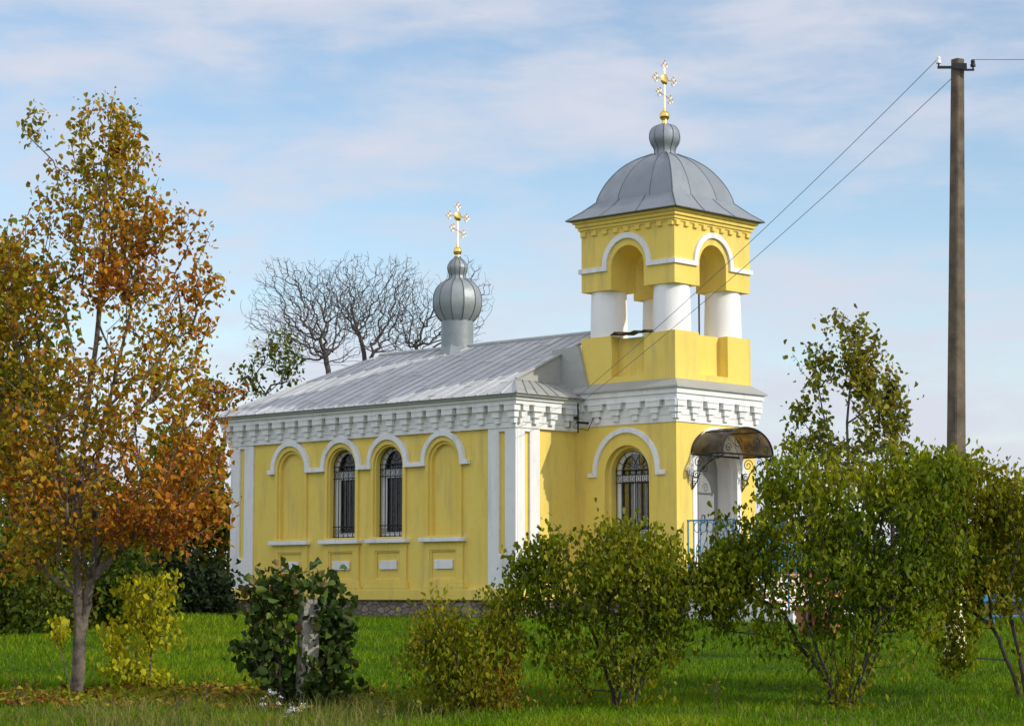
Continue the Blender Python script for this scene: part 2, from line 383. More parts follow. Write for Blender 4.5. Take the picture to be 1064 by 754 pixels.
# --- plinth and stone footing
mb = MB()
mb.fbox(A0, -.05, L+.05, .32, .52, -.06, .05); mb.fbox(B0, .061, W-.061, .32, .52, -.06, .05); mb.fbox(C0, -.05, L+.05, .32, .52, -.06, .05); mb.fbox(D0, .061, W-.061, .32, .52, -.06, .05)
mb.build('plinth', YEL, church, bevel=.015)
mb = MB(); mb.box((.02, .02, -.6), (W-.02, L-.02, .319)); mb.box((E_+.02, -D+.02, -.6), (E_+T-.02, .01, .319)); mb.build('stone_footing', STONE, church)
# --- cornice with stepped corbels
mb = MB()
mb.box((-.02, -.02, 3.395), (W+.02, L+.02, 3.50)); mb.box((-.035, -.035, 3.5), (W+.035, L+.035, 3.80))
mb.box((-.16, -.16, 3.80), (W+.16, L+.16, 3.875)); mb.box((-.20, -.20, 3.875), (W+.20, L+.20, 3.935))
def corbels(mb, fr, u0, u1, n, base_n, e0=0, e1=0, v=(3.47, 3.575, 3.69, 3.80), ps=1.):
    p = (u1-u0)/n
    for i in range(n+1):
        c = u0+p*i; a, b_ = (-e0 if i == 0 else 1), (-e1 if i == n else 1)
        for (v0, v1, wd, pr) in ((v[2], v[3], .355, .125), (v[1], v[2]-.001, .215, .085), (v[0], v[1]-.002, .125, .05)):
            lo_, hi_ = c-p*wd, c+p*wd; pr *= ps
            if i == 0: lo_ = c-(pr if e0 else -.0)
            if i == n: hi_ = c+(pr if e1 else 0)
            mb.fbox(fr, lo_, hi_, v0, v1-.001, base_n-.03, base_n+pr)
            mb.fbox(fr, lo_+.012, hi_-.012, v1-.018, v1+.006, base_n-.03, base_n+pr+.012) if wd > .3 else None
corbels(mb, A0, 0, L, 20, .035, 1, 1); corbels(mb, B0, .035, E_+.1, 4, .035, 0, 0); corbels(mb, B0, E_+T, W-.035, 4, .035); corbels(mb, C0, 0, L, 20, .035, 1, 1)
mb.build('cornice', WHI, church)
mb = MB()       # dark gutter line under the eaves
for a, b_ in (((-.27, -.27, 3.936), (W+.27, L+.27, 3.962)),): mb.box(a, b_)
mb.build('eaves_board', ZINC, church)

# --- nave roof: folded sheets laid one by one
O = .30; HE = 3.97; HR = 5.36; XC = W/2
RE = 6.5; G = .4; KS = .33                              # ridge end, gable plane, height of the skirt
def sheets(mb, P00, P10, P01, P11, nu, nv, th=.006, seam=.022, rng=random.Random(5)):
    # quad P00-P10 (eaves) to P01-P11 (top), cut into strips with standing seams
    P00, P10, P01, P11 = map(Vector, (P00, P10, P01, P11))
    n = (P10-P00).cross(P01-P00).normalized()
    if n.z < 0: n = -n
    q = lambda a, b: (P00.lerp(P10, a)).lerp(P01.lerp(P11, a), b)
    for i in range(nu):
        a0, a1 = i/nu, (i+1)/nu; off = rng.uniform(.1, .9)
        cuts = [0]+[min(max((k+off)/nv, 0), 1) for k in range(nv)]+[1]
        cuts = sorted(set(cuts))
        for b0, b1 in zip(cuts, cuts[1:]):
            if b1-b0 < .01: continue
            k = rng.uniform(0, .004)
            pts = [q(a0, b0), q(a1, b0), q(a1, b1), q(a0, b1)]
            mb.poly([pts[0]+n*(k+.009), pts[1]+n*(k+.009), pts[2]+n*k, pts[3]+n*k], None)
            mb.poly([pts[0]+n*(k+.009), pts[1]+n*(k+.009), pts[1]-n*.002, pts[0]-n*.002], None)
        s0, s1 = q(a0, 0), q(a0, 1); t_ = (P10-P00).normalized()*.009
        mb.add([s0-t_, s0+t_, s1+t_, s1-t_, s0-t_+n*(seam+.01), s0+t_+n*(seam+.01), s1+t_+n*seam, s1-t_+n*seam],
               [(4,5,6,7),(0,1,5,4),(2,3,7,6),(0,4,7,3),(1,2,6,5)])
mb = MB()
sl = (HR-HE)/(XC+O)
hs = HE+KS; ins = KS/sl
e00, eL0, eLW, e0W = (-O, -O, HE), (-O, L+O, HE), (W+O, L+O, HE), (W+O, -O, HE)
r0, r1 = (XC, G, HR), (XC, RE, HR)
k0 = (-O+ins, G, hs); k1 = (W+O-ins, G, hs)
def slope_pt(l, h): return (-O+(h-HE)/sl, l, h)
# underlay solid
mb.add([e00, eL0, eLW, e0W, r0, r1, k0, k1], [(0, 6, 4, 5, 1), (1, 5, 2), (3, 2, 5, 4, 7), (0, 3, 7, 6), (6, 7, 4), (0, 1, 2, 3)])
# near slope: sheets between the verge and the hip
sheets(mb, (-O, G, HE), (-O, RE, HE), (XC, G, HR), (XC, RE, HR), 21, 3)
nh = 6
for i in range(nh):
    a0, a1 = i/nh, (i+1)/nh
    p0 = Vector((-O, RE, HE)).lerp(Vector(eL0), a0); p1 = Vector((-O, RE, HE)).lerp(Vector(eL0), a1)
    q0 = Vector(r1).lerp(Vector(eL0), a0); q1 = Vector(r1).lerp(Vector(eL0), a1)
    if i < nh-1: sheets(mb, p0, p1, q0, q1, 1, 3-i//2, rng=random.Random(i))
    else: mb.poly([p0+Vector((0,0,.01)), p1+Vector((0,0,.01)), q0+Vector((0,0,.01))])
# corner piece between eaves corner and the verge, and the far slope
sheets(mb, (-O, -O+.02, HE), (-O, G, HE), (-O+ins-.02, G-.02, hs), (-O+ins, G, hs), 2, 1)
sheets(mb, (W+O, RE, HE), (W+O, G, HE), (XC, RE, HR), (XC, G, HR), 21, 3)
roof = mb.build('roof', ROOF, church)
UW_ = E_+(T-2.21)/2
mb = MB()
sheets(mb, (-O, -O, HE), (E_+.0, -O, HE), (-O+ins, G, hs), (E_+.0, G, hs), 7, 1)
mb.build('skirt_roof', ZINC, roof); mb = MB()
sheets(mb, (W+O, -O, HE), (E_+T, -O, HE), (W+O-ins, G, hs), (E_+T, G, hs), 7, 1)
# gable cladding above the skirt and its verge strip
g = .012
mb.build('skirt_roof', ZINC, roof); mb = MB()
mb.poly([(-O+ins+.05, G-g, hs), (E_, G-g, hs), (E_, G-g, hs+(E_+O-ins)*sl), ], .01)
mb.build('gable_cladding', ZINC, roof); mb = MB(); mb.tube([(-O+ins-.02, G-.02, hs+.02), (XC, G-.02, HR+.02)], .03, 6)
mb.build('verge_roll', ZINC, roof)
mb = MB(); mb.add([(E_-.03, -.30, 4.05), (E_-.03, G+.2, 4.05), (E_-.03, G+.2, 4.95), (E_-.03, -.05, 4.98), (UW_-.004, -.30, 4.05), (UW_-.004, G+.2, 4.05), (UW_-.004, G+.2, 4.95), (UW_-.004, -.05, 4.98)], [(0,1,2,3),(0,3,7,4),(3,2,6,7)])
mb.build('side_cladding', ZINC, roof)
mb = MB(); mb.tube([(XC, .1, HR+.025), (XC, RE, HR+.025)], .035, 6); mb.tube([r1, (-O, L+O, HE+.02)], .03, 6); mb.tube([r1, (W+O, L+O, HE+.02)], .03, 6)
mb.build('ridge_cap', ROOF, roof)

# --- nave cupola
cc = (XC, 4.24, 0)
mb = MB(); mb.lathe(cc, [(.325, 5.15), (.325, 5.93)], 24); 
mb.lathe(cc, [(.42, 5.2), (.33, 5.40)], 8, math.pi/8)
drum = mb.build('drum', DOME2, church, smooth=True)
def bulb(name, c, prof, n, mat, parent, rib=.012, per=1):
    mb = MB()
    # one sheet per gore so each takes its own tone, with a standing rib between
    for k in range(n):
        a0, a1 = 2*math.pi*k/n, 2*math.pi*(k+1)/n
        sub = 3
        vs_ = []; fs = []
        for (r, z) in prof:
            for j in range(sub+1):
                a = a0+(a1-a0)*j/sub; rr = r*(1-.022*(math.sin(math.pi*j/sub)))
                vs_.append((c[0]+rr*math.cos(a), c[1]+rr*math.sin(a), c[2]+z))
        m_ = sub+1
        fs = [(i*m_+j, i*m_+j+1, (i+1)*m_+j+1, (i+1)*m_+j) for i in range(len(prof)-1) for j in range(sub)]
        mb.add(vs_, fs)
        mb.cm = 1; mb.tube([(c[0]+r*math.cos(a0), c[1]+r*math.sin(a0), c[2]+z) for r, z in prof], rib*.8, 5); mb.cm = 0
    return mb.build(name, mat, parent, smooth=True)
def smoothprof(pts, n=6):
    out = []
    P = [pts[0]]+pts+[pts[-1]]
    for i in range(1, len(P)-2):
        for k in range(n):
            t_ = k/n
            f = lambda j: .5*((2*P[i][j])+(-P[i-1][j]+P[i+1][j])*t_+(2*P[i-1][j]-5*P[i][j]+4*P[i+1][j]-P[i+2][j])*t_*t_+(-P[i-1][j]+3*P[i][j]-3*P[i+1][j]+P[i+2][j])*t_**3)
            out.append((max(f(0), .01), f(1)))
    out.append(pts[-1]); return out
onion = bulb('onion_dome', cc, smoothprof([(.33, 5.90), (.43, 6.02), (.495, 6.18), (.505, 6.34), (.46, 6.52), (.35, 6.66), (.20, 6.75), (.165, 6.82)]), 12, DOME2, church, .014)
bulb('onion_lantern', cc, smoothprof([(.165, 6.78), (.165, 6.84), (.20, 6.94), (.205, 7.02), (.15, 7.12), (.08, 7.18), (.06, 7.22)]), 12, DOME2, onion, .01)

def ball(mb, c, r, n=16):
    pr = [(max(.002, r*math.sin(math.pi*i/n)), -r*math.cos(math.pi*i/n)) for i in range(n+1)]
    mb.lathe(c, pr, 20)
def make_cross(cx, cyy, h0, hball, h1, hm, sc, rb):
    """gilded orthodox cross standing in the plane of the entrance front"""
    k = MB(); ball(k, (cx, cyy, hball), rb); k.lathe((cx, cyy, 0), [(.06, h0-.03), (.045, hball-rb+.01)], 14); k.lathe((cx, cyy, 0), [(.04, hball+rb*.8), (.02, hball+rb+.06)], 12)
    orb = k.build('gilded_ball', GOLD, church, smooth=True)
    k = MB(); P = lambda u, v: (cx+u*sc, cyy, v)
    k.tube([(cx-.012, cyy, hball+rb), (cx-.012, cyy, h1-.17*sc)], .011, 6); k.tube([(cx+.012, cyy, hball+rb), (cx+.012, cyy, h1-.17*sc)], .011, 6)
    k.tube([P(-.23, hm), P(.23, hm)], .012, 6)
    def trefoil(u, v, du, dv):                            # three small loops at the end of an arm
        pu, pv = -dv, du
        for (a, b_) in ((1.0, 0), (0, .85), (0, -.85)):
            c0 = (u+(du*a+pu*b_)*.058, v+(dv*a+pv*b_)*.058*sc)
            k.tube([P(c0[0]+.038*math.cos(q), c0[1]+.038*sc*math.sin(q)) for q in np.linspace(0, 2*math.pi, 11)], .0095, 5, False)
    trefoil(0, h1-.13*sc, 0, 1); trefoil(-.25, hm, -1, 0); trefoil(.25, hm, 1, 0)
    lb = hm-.31*sc
    k.tube([P(-.15, lb+.045*sc), P(.15, lb-.045*sc)], .012, 6); trefoil(-.15, lb+.05*sc, -1, .3); trefoil(.15, lb-.05*sc, 1, -.3)
    cr = k.build('cross', GOLDP, orb)
    k = MB(); k.lathe((0, 0, 0), [(.02, .022), (.09*sc, .018), (.112*sc, .0), (.09*sc, -.018), (.02, -.022)], 22)
    o = k.build('medallion', GOLD, cr, smooth=True); o.rotation_euler = (math.pi/2, 0, 0); o.location = (cx, cyy, hm)
make_cross(XC, 4.24, 7.20, 7.33, 8.38, 8.05, .95, .088)
make_cross(TC[0], TC[1], 9.16, 9.31, 10.41, 10.01, 1.0, .098)

# --- tower, lower stage
TA, TB, TCf = frA(E_), frB(-D), frC(E_+T)
cA, cB = TC[1], TC[0]
mb = MB()
mb.plate(TA, rect(-D, .06, .3, 3.55), [arch(cA, .52, 1.45, 2.58)], -.10, 0)
mb.plate(TA, rect(-D+.1, 0, .3, 3.55), [arch(cA, .45, 1.45, 2.60)], -.22, -.10)
mb.plate(TA, rect(-D+.1, 0, .3, 3.55), [arch(cA, .40, 1.45, 2.62)], -.34, -.22)
mb.plate(TB, [(E_+.101, .3), (cB-.60, .3)]+[(cB-.60, 2.62)]+arc(cB, .60, 2.62, math.pi, 0)[1:]+[(cB+.60, .3), (E_+T-.35, .3), (E_+T-.35, 3.55), (E_+.101, 3.55)], [], -.10, 0)
mb.fbox(TCf, -D, 0, .3, 3.55, -.35, 0)
mb.fbox(TB, E_+.34, E_+T-.35, .3, 3.55, -.62, -.52)
tower = mb.build('tower_wall', YEL, church)
mb = MB(); mb.fbox(TA, -D-.0, 0, .32, .52, -.06, .05); mb.fbox(TB, E_-.05, cB-.72, .32, .52, -.06, .05); mb.build('tower_plinth', YEL, tower, bevel=.012)
# white mouldings on the tower's lower stage
mb = MB()
def hood(fr, c, ro, ri, v, drop, foot):
    o_ = [(c-ro-foot, v-drop), (c-ro-foot, v-drop+.075), (c-ro, v-drop+.075)]+arc(c, ro, v, math.pi, 0)+[(c+ro, v-drop+.075), (c+ro+foot, v-drop+.075), (c+ro+foot, v-drop), (c+ri, v-drop)]+arc(c, ri, v, 0, math.pi)+[(c-ri, v-drop)]
    mb.plate(fr, o_, [], -.02, .045)
hood(TA, cA, .79, .69, 2.63, .09, .12)
hood(TB, cB, .80, .70, 2.63, .02, .10)
mb.build('hood_moulding', WHI, tower, bevel=.012)
mb = MB()      # deep white door jamb
mb.plate(TB, [(cB-.70, .75), (cB-.70, 2.62)]+arc(cB, .70, 2.62, math.pi, 0)[1:]+[(cB+.70, .75), (cB+.585, .75), (cB+.585, 2.62)]+arc(cB, .585, 2.62, 0, math.pi)[1:]+[(cB-.585, .75)], [], -.095, .014)
mb.plate(TB, [(cB-.60, .75), (cB-.60, 2.62)]+arc(cB, .60, 2.62, math.pi, 0)[1:]+[(cB+.60, .75), (cB+.56, .75), (cB+.56, 2.62)]+arc(cB, .56, 2.62, 0, math.pi)[1:]+[(cB-.56, .75)], [], -.42, -.0955)
mb.build('door_jamb', WHI, tower)
mb = MB(); mb.plate(TB, arch(cB, .60, .75, 2.62), [], -.50, -.421); door = mb.build('door', GREYD, church)
mb = MB(); mb.fbox(TB, cB-.02, cB+.02, .80, 2.6, -.44, -.41); mb.fbox(TB, cB-.5, cB+.5, 2.60, 2.64, -.44, -.405); mb.build('door_batten', GREYD, door)
mb = MB(); mb.tube([TB(cB+.10, 1.72, -.41), TB(cB+.10, 1.72, -.36), TB(cB+.10, 1.85, -.36), TB(cB+.10, 1.85, -.41)], .012); mb.build('handle', IRON, door)

# --- tower cornice + flashing
mb = MB()
c0 = (E_, -D); c1 = (E_+T, .0)
def ring(mb, p, z0, z1): mb.box((E_-p, -D-p, z0), (E_+T+p, .05, z1))
ring(mb, .02, 3.47, 3.60); ring(mb, .03, 3.60, 3.86); ring(mb, .10, 3.86, 3.97); ring(mb, .13, 3.97, 4.09)
vv = (3.53, 3.635, 3.745, 3.86)
corbels(mb, TA, -D, -.07, 5, .03, 1, 0, vv, .7); corbels(mb, TB, E_, E_+T, 5, .03, 1, 1, vv, .7); corbels(mb, TCf, -D, -.07, 5, .03, 1, 0, vv, .7)
mb.build('tower_cornice', WHI, tower)
i_ = (T-2.21)/2; UL, UW, U = -D+i_, E_+i_, 2.21
mb = MB(); p = .175
lo4 = [(E_-p, .02, 4.098), (E_-p, -D-p, 4.098), (E_+T+p, -D-p, 4.098), (E_+T+p, .02, 4.098)]
hi4 = [(UW-.004, .02, 4.25), (UW-.004, UL-.004, 4.25), (UW+U+.004, UL-.004, 4.25), (UW+U+.004, .02, 4.25)]
lo5 = [(x, y, z-.03) for x, y, z in lo4]
mb.add(lo4+hi4, [(0,1,5,4)]); mb.add(lo4+hi4, [(1,2,6,5)]); mb.add(lo4+hi4, [(2,3,7,6)])
mb.add(lo4+lo5, [(0,1,5,4),(1,2,6,5),(2,3,7,6),(4,5,6,7)])
mb.build('cornice_flashing', ZINC, tower)
mb = MB(); e_ = E_-.06         # bracket where the wires land
mb.box((E_-.32, -.30, 3.52), (E_-.0, -.26, 3.56)); mb.box((E_-.32, -.10, 3.62), (E_-.0, -.06, 3.66)); mb.tube([(E_-.30, -.28, 3.35), (E_-.30, -.28, 3.9)], .016); mb.tube([(E_-.30, -.08, 3.45), (E_-.30, -.08, 3.95)], .016)
mb.tube([(E_-.30, -.28, 3.85), (E_-.18, -.18, 3.6), (E_-.34, -.2, 3.45), (E_-.1, -.35, 3.4), (E_-.05, -.5, 3.75), (E_-.05, -.6, 3.6)], .008)
mb.build('wire_bracket', IRON, tower)

# --- belfry parapet
mb = MB()
UA, UB, UC, UD = frA(UW), frB(UL), frC(UW+U), frD(UL+U)
HP0, HP1 = 4.20, 5.115
nA = (cA-.39, cA+.39)
mb.plate(UA, [(UL, HP0), (UL+U, HP0), (UL+U, HP1), (nA[1], HP1), (nA[1]-.02, 4.75), (nA[1]+.01, 4.36), (nA[0], 4.36), (nA[0], HP1-.02), (UL, HP1)], [], -.28, 0)
mb.fbox(UA, UL+.3, UL+U-.3, HP0, HP1-.05, -.5, -.20)
nB = (cB-.42, cB+.42)
mb.plate(UB, [(UW+.281, HP0), (UW+U, HP0), (UW+U, HP1), (nB[1], HP1), (nB[1], 4.36), (nB[0], 4.36), (nB[0], HP1), (UW+.281, HP1)], [], -.28, 0)
mb.fbox(UB, UW+.5, UW+U-.4, HP0, HP1-.005, -.5, -.21)
mb.fbox(UC, UL+.281, UL+U, HP0, HP1, -.3, 0); mb.fbox(UD, UW+.281, UW+U-.301, HP0, HP1, -.3, 0)
mb.box((UW+.29, UL+.29, HP0+.1), (UW+U-.31, UL+U-.31, HP1-.03))
belf = mb.build('belfry_parapet', YEL, church)
mb = MB(); rg = random.Random(3)
pts = [(cA-.55+i*.115, HP1-.015+rg.uniform(0, .045)+(.03 if i % 2 else 0)) for i in range(9)]
for (a, b_) in zip(pts, pts[1:]): mb.poly([UA(a[0], a[1], .06), UA(b_[0], b_[1], .06), UA(b_[0], b_[1]+.03, -.35), UA(a[0], a[1]+.03, -.35)], .008)
mb.build('bent_metal_sheet', plain('rusty_sheet', (.10, .075, .05), .8, .2, .4, 12, .2), belf)
# --- columns
for (a, b_) in ((.36, .36), (U-.36, .36), (.36, U-.36), (U-.36, U-.36)):
    mb = MB(); mb.lathe((UW+a, UL+b_, 0), [(.345, HP1-.05), (.345, 5.3), (.335, 5.7), (.325, 6.0)], 32); mb.build('column', COLW, church, smooth=True)
# --- arched upper stage
mb = MB(); HB, HS2, HT, OA = 5.965, 6.36, 7.22, .39
thk = .70
def archface(c, u0, u1): return [(u0, HB), (c-OA, HB), (c-OA, HS2)]+arc(c, OA, HS2, math.pi, 0)[1:]+[(c+OA, HB), (u1, HB), (u1, HT), (u0, HT)]
mb.plate(UA, archface(cA, UL, UL+U), [], -thk, 0); mb.plate(UC, archface(cA, UL, UL+U), [], -thk, 0)
mb.plate(UB, archface(cB, UW+thk+.001, UW+U-thk-.001), [], -thk, 0); mb.plate(UD, archface(cB, UW+thk+.001, UW+U-thk-.001), [], -thk, 0)
mb.box((UW+thk-.05, UL+thk-.05, 6.95), (UW+U-thk+.05, UL+U-thk+.05, 7.0))
upper = mb.build('belfry_wall', YEL, church)
mb = MB()
def string(fr, c, u0, u1, ro=.575, ri=.475, v=6.40, th=.085):
    o_ = [(u0, v), (c-ro, v)]+arc(c, ro, v, math.pi, 0)+[(u1, v), (u1, v-th), (c+ri, v-th)]+arc(c, ri, v, 0, math.pi)+[(c-ri, v-th), (u0, v-th)]
    mb.plate(fr, o_, [], -.01, .045)
string(UA, cA, UL-.045, UL+U+.045); string(UB, cB, UW+.01, UW+U-.01); string(UC, cA, UL-.045, UL+U+.045); string(UD, cB, UW+.01, UW+U-.01)
mb.build('string_course', WHI, upper, bevel=.012)
mb = MB()
def uring(p, z0, z1): mb.box((UW-p, UL-p, z0), (UW+U+p, UL+U+p, z1))
uring(.022, 7.08, 7.115); uring(.05, 7.115, 7.175); uring(.085, 7.175, 7.24); uring(.125, 7.24, 7.293)
for fr, c in ((UA, cA), (UB, cB), (UC, cA), (UD, cB)):
    for k in range(9):
        u = c-U/2+.07+k*(U-.14)/8; mb.fbox(fr, u-.055, u+.055, 7.0, 7.079, -.02, .045)
mb.build('dentil_cornice', YEL, upper, bevel=.008)
mb = MB()        # hanging bell rope / conduit in the arch
mb.tube([(UW+U-.12, TC[1], HP1-.05), (UW+U-.12, TC[1], 6.6)], .018); mb.build('conduit', IRON, upper)
# bell in the middle of the belfry
mb = MB(); mb.lathe((TC[0], TC[1], 6.32), [(.20, .0), (.17, .05), (.125, .18), (.11, .28), (.06, .34), (.02, .36)], 20); mb.tube([(TC[0], TC[1], 6.66), (TC[0], TC[1], 6.96)], .015)
mb.build('bell', plain('bronze', (.09, .065, .03), .45, .8, .2, 8, 0), upper, smooth=True)

# --- tower dome: square plan, curved profile, folded sheets
def sqdome(prof, name, parent, cuts):
    mb = MB(); cx, cyy = TC
    rot = [Matrix.Rotation(k*math.pi/2, 3, 'Z') for k in range(4)]
    for k in range(4):
        for a0, a1 in zip(cuts, cuts[1:]):
            vs_ = []; 
            for (h, z) in prof:
                for a in (a0, (a0+a1)/2, a1):
                    p_ = rot[k] @ Vector((a*h, -h-.006*math.cos((a-a0)/(a1-a0)*2*math.pi), 0)); vs_.append((cx+p_.x, cyy+p_.y, z))
            mb.add(vs_, [(i*3+j, i*3+j+1, i*3+j+4, i*3+j+3) for i in range(len(prof)-1) for j in (0, 1)])
        for a in cuts[:-1]:
            pts = [rot[k] @ Vector((a*h, -h, 0)) for h, z in prof]; mb.cm = 1
            mb.tube([(cx+p_.x, cyy+p_.y, z+.004) for p_, (h, z) in zip(pts, prof)], .011 if a > -1 else .014, 5); mb.cm = 0
    return mb.build(name, DOME, parent, smooth=True)
EH = U/2+.21
dome = sqdome(smoothprof([(.905, 7.645), (.885, 7.75), (.81, 7.95), (.71, 8.13), (.565, 8.32), (.39, 8.465), (.23, 8.55), (.16, 8.585)], 4), 'tower_dome', church, [-1, -.42, .42, 1])
sk = sqdome([(EH, 7.302), (1.10, 7.47), (.905, 7.655)], 'dome_skirt', dome, [-1, -.38, .3, 1])
mb = MB(); z_ = 7.306
mb.box((TC[0]-EH, TC[1]-EH, z_-.012), (TC[0]+EH, TC[1]+EH, z_+.004)); mb.build('dome_eaves', plain('eaves_edge', (.12, .11, .09), .7, .2, .3, 9, 0), dome)
bulb('small_onion', (TC[0], TC[1], 0), smoothprof([(.24, 8.52), (.20, 8.60), (.215, 8.70), (.275, 8.80), (.295, 8.90), (.275, 9.01), (.20, 9.10), (.08, 9.145), (.05, 9.16)]), 10, DOME, dome, .011)

# --- windows
def window(fr, c, half, v0, vs_, n, name='window', curtains='sides'):
    mb = MB(); fw = .065
    mb.plate(fr, arch(c, half, v0, vs_), [arch(c, half-fw, v0+fw, vs_)], n-.05, n)
    mb.fbox(fr, c-half+fw, c+half-fw, vs_-.165, vs_-.055, n-.045, n-.004); mb.fbox(fr, c-half+fw, c+half-fw, v0+fw, v0+.13, n-.045, n-.004)
    if half > .38: mb.fbox(fr, c-.02, c+.02, v0+fw, vs_-.16, n-.045, n-.006)
    else:
        mb.plate(fr, rect(c-half+fw+.004, c+half-fw-.004, v0+fw+.004, vs_-.164), [rect(c-half+fw+.05, c+half-fw-.05, v0+fw+.05, vs_-.21)], n-.04, n-.01)
    w_ = mb.build(name, PVC, church)
    mb = MB(); mb.plate(fr, arch(c, half-fw+.01, v0+fw-.01, vs_), [], n-.030, n-.026); mb.build('pane', GLASS, w_)
    mb = MB()
    spans = [(-1, -.55), (.5, 1)] if curtains == 'sides' else [(-1, -.35), (-.25, .1), (.25, .95)]
    for (a, b_) in spans:
        k = 14; us = [c+half*(a+(b_-a)*i/k) for i in range(k+1)]; ns = [n-.16+.022*math.sin(i*1.7) for i in range(k+1)]
        ht = vs_+half*.4
        mb.add([fr(u, v, n_) for v in (v0, ht) for u, n_ in zip(us, ns)], [(i, i+1, k+2+i, k+1+i) for i in range(k)])
    mb.build('curtain', CURT, w_, smooth=True, fix=False)
    # iron grille
    mb = MB(); g_ = n+.075; bw = .0065
    nb = 5
    for i in range(nb+1):
        u = c-half+.03+(2*half-.06)*i/nb; d_ = abs(u-c); tt = vs_+math.sqrt(max(0, (half-.02)**2-d_**2)) if i in (0, nb) else vs_-.05
        mb.fbox(fr, u-bw, u+bw, v0+.03, tt if i in (0, nb) else vs_+.04, g_-bw, g_+bw)
    for v in (v0+.05, v0+.25, vs_-.19, vs_-.05, vs_+.04): mb.fbox(fr, c-half+.01, c+half-.01, v-.009, v+.009, g_-.006, g_+.006)
    mb.tube([fr(c+(half-.02)*math.cos(a), vs_+(half-.02)*math.sin(a), g_) for a in np.linspace(0, math.pi, 15)], .009, 5)
    for i in range(1, 6):
        a = math.pi*i/6; mb.tube([fr(c+.10*math.cos(a), vs_+.05+.08*math.sin(a), g_), fr(c+(half-.03)*math.cos(a), vs_+(half-.03)*math.sin(a), g_)], .007, 5)
    for i in range(nb):
        u = c-half+.03+(2*half-.06)*(i+.5)/nb
        for v in (v0+.15, vs_-.12): mb.tube([fr(u+.030*math.cos(a), v+.055*math.sin(a), g_) for a in np.linspace(0, 2*math.pi, 9)], .006, 4, False)
    mb.build('grille', IRON, w_)
    return w_
for c in WIN: window(A0, c, HW-.004, V0-.0, VS, -.21)
window(TA, cA, .398, 1.452, 2.62, -.23, curtains='many')
mb = MB(); mb.fbox(TA, cA-.55, cA+.55, 1.36, 1.449, -.12, .06); mb.build('window_ledge', WHI, tower, bevel=.01)
mb = MB(); mb.box((.6, .6, .33), (W-.5, L-.5, .40)); mb.box((1.8, .5, .41), (1.86, L-.5, 3.38)); mb.box((E_+.9, -D+.7, .41), (E_+.95, -.1, 3.4)); mb.build('interior', DARK, nave)

# --- entrance canopy, smoked barrel vault on an iron frame
CR, CPJ, CV = .74, .72, 2.90
mb = MB()
rise = .48
ca = [(cB+CR*math.cos(a), CV+rise*math.sin(a)) for a in np.linspace(math.pi, 0, 25)]
vs_ = [TB(u, v, n) for n in (.02, CPJ) for u, v in ca]+[TB(cB+(u-cB)*.985, CV+(v-CV)*.985, n) for n in (.02, CPJ) for u, v in ca]
k = len(ca)
mb.add(vs_, [(i, i+1, k+i+1, k+i) for i in range(k-1)]+[(2*k+i+1, 2*k+i, 3*k+i, 3*k+i+1) for i in range(k-1)])
can = mb.build('canopy', SMOKE, church, smooth=True, fix=False)
mb = MB()
for n in (.02, CPJ-.01):
    mb.tube([TB(u, v+.004, n) for u, v in ca], .017, 6); mb.tube([TB(cB-CR, CV, n), TB(cB+CR, CV, n)], .017, 6)
for s in (-1, 1): mb.tube([TB(cB+s*CR, CV, .02), TB(cB+s*CR, CV, CPJ)], .016, 6)
mb.tube([TB(cB, CV+rise, .02), TB(cB, CV+rise, CPJ)], .013, 6)
for s in (-1, 1): mb.tube([TB(cB+s*.5*CR, CV+rise*.866, .02), TB(cB+s*.5*CR, CV+rise*.866, CPJ)], .012, 6)
def spiral(c, r, a0, turns, n=22): return [(c[0]+r*(1-.85*i/n)*math.cos(a0+turns*2*math.pi*i/n), c[1]+r*(1-.85*i/n)*math.sin(a0+turns*2*math.pi*i/n)) for i in range(n+1)]
for s in (-1, 1):                                        # scroll brackets under both edges
    S = lambda n, v: TB(cB+s*(CR-.02), v, n)
    mb.tube([S(.02, CV), S(.02, CV-.62)], .012, 5)
    mb.tube([S(.03, CV-.6), S(.12, CV-.48), S(.2, CV-.3), S(.42, CV-.12), S(.74, CV-.02)], .011, 5)
    for (c_, r, a0, tn) in (((.16, CV-.14), .11, 0, 1.6), ((.42, CV-.09), .075, 2, -1.5), ((.10, CV-.36), .075, 1, 1.5), ((.60, CV-.06), .05, 1, 1.4), ((.30, CV-.27), .07, 3, -1.4), ((.06, CV-.52), .05, 1, 1.4)):
        mb.tube([S(a, v) for a, v in spiral(c_, r, a0, tn)], .008, 5)
for (c_, r, a0, tn) in [((cB-.55, CV+.10), .09, 0, 1.5), ((cB+.55, CV+.10), .09, math.pi, -1.5), ((cB-.28, CV+.2), .12, 0, 1.5), ((cB+.28, CV+.2), .12, math.pi, -1.5), ((cB, CV+.14), .1, 0, 1.5)]:
    mb.tube([TB(a, v, CPJ-.02) for a, v in spiral(c_, r, a0, tn)], .008, 5)
mb.build('canopy_frame', IRON, can)

